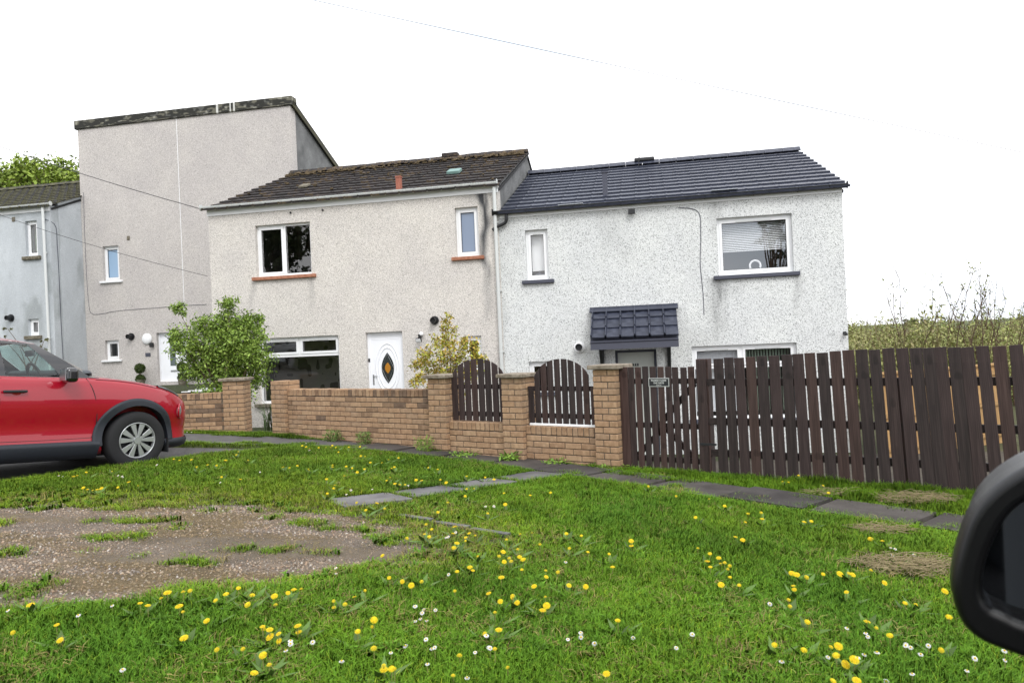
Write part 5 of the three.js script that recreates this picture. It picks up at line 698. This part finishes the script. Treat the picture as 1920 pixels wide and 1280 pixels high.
// ---------------------------------------------------------------- wild flowers, each one its own thing
const DANDELIONS=[1.17,2.52,1.1,2.55,-0.98,2.56,0.29,2.57,-0.49,2.59,-0.48,2.59,-0.27,2.62,-0.95,2.63,-0.53,2.65,-0.53,2.65,1.23,2.66,-0.99,2.68,1.21,2.69,-0.07,2.7,1.18,2.7,-1.18,2.72,-0.59,2.77,-1.1,2.77,1.23,2.79,-0.26,2.8,-0.12,2.8,1.65,2.82,1.11,2.83,1,2.85,-1.87,2.86,1.23,2.86,-2.08,2.89,-1,2.89,-1,2.89,-1.39,2.9,1.49,2.9,-1.05,2.93,-1.05,2.93,-0.69,2.94,-1.09,2.96,-1.09,2.97,-1.96,2.98,-0.95,2.98,-0.95,2.99,-0.17,3.04,-0.11,3.05,1.52,3.07,-0.65,3.08,-0.66,3.08,-1.38,3.09,-1.38,3.09,0.41,3.11,1.24,3.11,-1.51,3.15,1.52,3.15,1.89,3.16,-1.68,3.18,-1.73,3.21,-1.56,3.22,-0.13,3.22,-2.26,3.26,-1.28,3.3,-1.15,3.3,-0.88,3.3,-0.88,3.3,-1.69,3.32,0.09,3.34,-1.45,3.35,-0.84,3.35,1.8,3.35,-1.68,3.36,0.11,3.36,1.26,3.36,-1.61,3.37,1.86,3.37,-1.12,3.39,-1.42,3.4,-0.11,3.42,-1.2,3.43,-1.61,3.44,-1.31,3.44,-1.38,3.45,-0.03,3.45,1.29,3.45,-0.05,3.46,-0.82,3.46,1.29,3.46,-0.77,3.47,1.58,3.47,0.11,3.49,-1.09,3.5,-0.05,3.53,-1.14,3.54,-0.17,3.54,-0.34,3.56,1.36,3.56,1.36,3.57,2.12,3.57,-0.56,3.58,0.32,3.6,1.11,3.64,1.02,3.65,1.86,3.65,0.24,3.67,0.06,3.71,-0.63,3.73,-0.7,3.74,-0.53,3.74,1.74,3.74,1.45,3.75,1.5,3.75,-0.11,3.76,1.61,3.8,1.7,3.8,1.75,3.81,0.13,3.82,1.12,3.83,-0.35,3.84,1.47,3.87,0.13,3.88,1.92,3.91,-0.27,3.92,1.04,3.92,0.2,3.95,0,3.96,1.15,3.97,-0.29,3.98,0.51,3.99,1.14,3.99,1.18,4.03,2.16,4.05,1.14,4.07,-0.1,4.11,0.01,4.11,-0.06,4.12,-0.07,4.13,1.08,4.13,1.15,4.14,-0.13,4.17,1.11,4.18,-0.82,4.2,0.52,4.2,0.4,4.25,-0.26,4.26,-0.01,4.28,1.07,4.3,-0.11,4.39,-0.02,4.4,0.3,4.4,0.12,4.45,-0.4,4.46,-0.42,4.46,2.28,4.48,0.7,4.5,0.7,4.5,-0.35,4.52,1.42,4.54,1.38,4.56,-0.73,4.57,-0.09,4.57,2.26,4.59,0.4,4.66,-0.36,4.67,-0.6,4.68,-0.34,4.72,-0.3,4.72,-0.64,4.75,-0.45,4.77,0.31,4.78,0.08,4.8,-0.6,4.82,0,4.84,-0.45,4.9,-0.66,5.01,2.02,5.05,1.61,5.07,2.08,5.07,1.74,5.1,1.28,5.17,1.81,5.32,-0.24,5.4,-0.62,5.41,-1.17,5.42,1.75,5.44,-1.05,5.55,-1.28,5.61,-1.12,5.61,1.64,5.67,-0.11,5.68,-0.57,5.7,1.58,5.9,-0.45,5.99,-1.62,6.02,0.1,6.1,2.66,6.1,1.36,6.14,-3.77,6.16,-3.74,6.17,-3.72,6.21,0.28,6.21,-3.66,6.24,-3.71,6.26,-0.13,6.36,-3.6,6.39,-0.47,6.46,-1.67,6.47,-1.68,6.47,-3.47,6.49,1.2,6.56,2.82,6.57,-0.41,6.58,-3.61,6.59,-1.16,6.69,-0.68,6.72,2.5,6.72,-1.12,6.73,-1.07,6.73,-1.83,6.78,2.58,6.78,-4.25,6.8,-1.83,6.8,-0.98,6.84,-1.27,6.87,-0.75,6.87,-2.7,6.92,-4.3,6.94,-1.25,6.95,-4.23,6.97,-0.95,6.99,2.77,7.01,-2.93,7.03,-1.74,7.14,-0.24,7.14,-0.33,7.17,-4.12,7.22,-0.52,7.23,-3.33,7.38,-1.69,7.49,-2.21,7.51,-2.21,7.54,-1.76,7.57,-2.43,7.58,-0.85,7.58,-3.22,7.61,-2.51,7.61,-1.64,7.62,-3.33,7.64,-1.36,7.68,-1.33,7.69,-2.01,7.73,-2.01,7.74,-2.43,7.85,-1.9,7.89,-0.99,7.89,-3.63,7.92,-3.84,7.95,-3.78,7.96,-3.29,8.02,-3.05,8.06,-1.69,8.18,-1.58,8.3,-1.53,8.46,-3.37,8.54,-1.44,8.64,-1.86,8.7,-1.92,8.74,-3.51,8.96,-2.27,9.05,-2.23,9.45,-2.76,9.47,-2.55,9.5,-2.42,9.52,-2.67,9.59,-2.51,9.61,-2.49,9.61,-2.91,9.65,-2.86,9.66,-2.13,9.67];
const DAISIES=[1.39,2.56,1.3,2.57,1.6,2.58,-1.47,2.59,-0.22,2.63,-0.37,2.67,1.8,2.67,1.7,2.69,1.28,2.74,-0.71,2.74,1.17,2.75,0.99,2.75,1.86,2.76,1.54,2.77,1.32,2.77,1.38,2.79,-0.94,2.79,-0.53,2.8,1.51,2.82,1.6,2.82,-0.93,2.82,-0.36,2.83,-0.2,2.83,-0.14,2.84,1.54,2.84,-0.94,2.85,0.61,2.87,-0.86,2.88,-0.38,2.89,-0.49,2.91,1.56,2.91,-0.15,2.92,1.41,2.92,-0.41,2.95,-0.41,2.95,0.29,2.96,-0.16,2.97,0.18,2.97,-0.16,2.97,0.18,2.97,1.44,3,0.71,3.01,0.46,3.02,1.37,3.02,0.24,3.03,0.24,3.04,-1.93,3.08,-2.3,3.17,-0.49,3.2,-0.44,3.21,-0.46,3.22,-0.47,3.23,-1.88,3.25,-0.41,3.31,-0.51,3.35,-0.47,3.35,1.19,3.43,-0.4,3.87,-1.02,3.9,-1.02,3.9,0.26,4.19,2.22,4.25,2.35,4.25,2.28,4.33,2.27,4.36,-0.48,4.73,-0.5,4.77,-0.44,4.85,-0.2,5.65,-0.27,5.72,-1.51,6.23,-1.48,6.28,-1.34,6.52,-1.03,6.67,-2.85,6.8,-3.82,6.86,-3.88,6.9,-4.45,6.95,-3.87,6.96,-4.52,7,-2.66,7.34,-3.84,7.57,-2.7,9.26,-2.95,9.96,-5.27,11.39,-5.27,11.55];
{
  const r = rng(321), head = (n, R, ringCount, cols, dome) => { const pos = [], col = [], C = cols.map((k) => rgb(...k)); for (let q = 0; q < ringCount; q++) { const rr = R * (1 - q / ringCount * .72), m = Math.round(n * (1 - q * .18)), C1 = C[q % C.length]; for (let i = 0; i < m; i++) { const a = (i + q * .37) / m * 6.283, w = 6.283 / m * .5 * rr, y0 = dome * q / ringCount, y1 = dome * (.15 + q / ringCount * .9), c = Math.cos(a), s = Math.sin(a); const p0 = [0, y0, 0], p1 = [c * rr * .85 - s * w * .5, y1, s * rr * .85 + c * w * .5], p2 = [c * rr, y1 - .001, s * rr], p3 = [c * rr * .85 + s * w * .5, y1, s * rr * .85 - c * w * .5]; for (const p of [p0, p1, p2, p0, p2, p3]) { pos.push(...p); col.push(C1.r, C1.g, C1.b); } } } const g = new THREE.BufferGeometry(); g.setAttribute('position', new THREE.Float32BufferAttribute(pos, 3)); g.setAttribute('color', new THREE.Float32BufferAttribute(col, 3)); g.computeVertexNormals(); return g; };
  const dh = [head(20, .025, 5, [[226, 206, 26], [230, 204, 18], [218, 184, 8], [230, 206, 20], [214, 172, 6]], .007), head(18, .022, 5, [[224, 206, 30], [228, 202, 16], [216, 184, 8]], .009), head(15, .017, 4, [[206, 194, 40], [216, 190, 18]], .014)];
  const wh = [head(14, .012, 2, [[236, 236, 238], [228, 228, 232]], .004)], eye = new THREE.SphereGeometry(.0045, 8, 6).scale(1, .6, 1), eyeM = std({ color: rgb(214, 178, 30), roughness: .8 }), stemM = std({ color: rgb(128, 132, 70), roughness: .7 });
  const stem = [.05, .065, .08].map((h) => between(V(0, -.02, 0), V(0, h, 0), .0024, .002, 5)), leafG = leaves(rng(5), Array.from({ length: 9 }, () => [0, .012, 0]), .1, .028, [[72, 100, 36], [86, 114, 44]], 1.4);
  const place = (name, label, cat, group, L, heads, daisy) => { for (let i = 0; i < L.length; i += 2) { const x = L[i], d = L[i + 1], z = d > 6.3 ? (x < -1 ? 'in the far grass below the garden wall' : 'in the grass near the stepping slabs and gate') : d > 4.6 ? (x < .6 ? 'in the middle of the lawn beside the edging stones' : 'on the right of the lawn below the fence') : d > 3.3 ? (x < -.6 ? 'along the edge of the gravel patch' : x < 1.2 ? 'in the near middle of the lawn' : 'in the near grass beside the door mirror') : 'in the nearest grass along the bottom edge', T = thing(name, label + ' ' + z, cat, x, groundY(x, d), -d, r() * 6.28, group + ' ' + z), k = Math.floor(r() * 3), h = [.05, .065, .08][k] - (daisy ? .012 : 0), S = mesh('stem', stem[k], stemM, T); S.scale.y = h / [.05, .065, .08][k]; const H = mesh('flower_head', heads[Math.floor(r() * heads.length)], M.flower, T); H.position.y = h; H.rotation.set((r() - .3) * .7 , r() * 6, (r() - .5) * .7); H.scale.setScalar(daisy ? .7 + .3 * r() : .48 + .34 * r()); T.rotation.y = 0; H.rotation.x = .15 + r() * .55; if (daisy) { const E = mesh('eye', eye, eyeM, H); E.position.y = .004; } else if (r() < .5) { const F = mesh('leaf_rosette', leafG, M.leaf, T); F.rotation.y = r() * 6; } } };
  place('dandelion', 'yellow dandelion', 'dandelion', 'dandelions', DANDELIONS, dh, false);
  place('daisy', 'small white daisy', 'daisy', 'daisies', DAISIES, wh, true);
}
renderer.render(scene, camera);
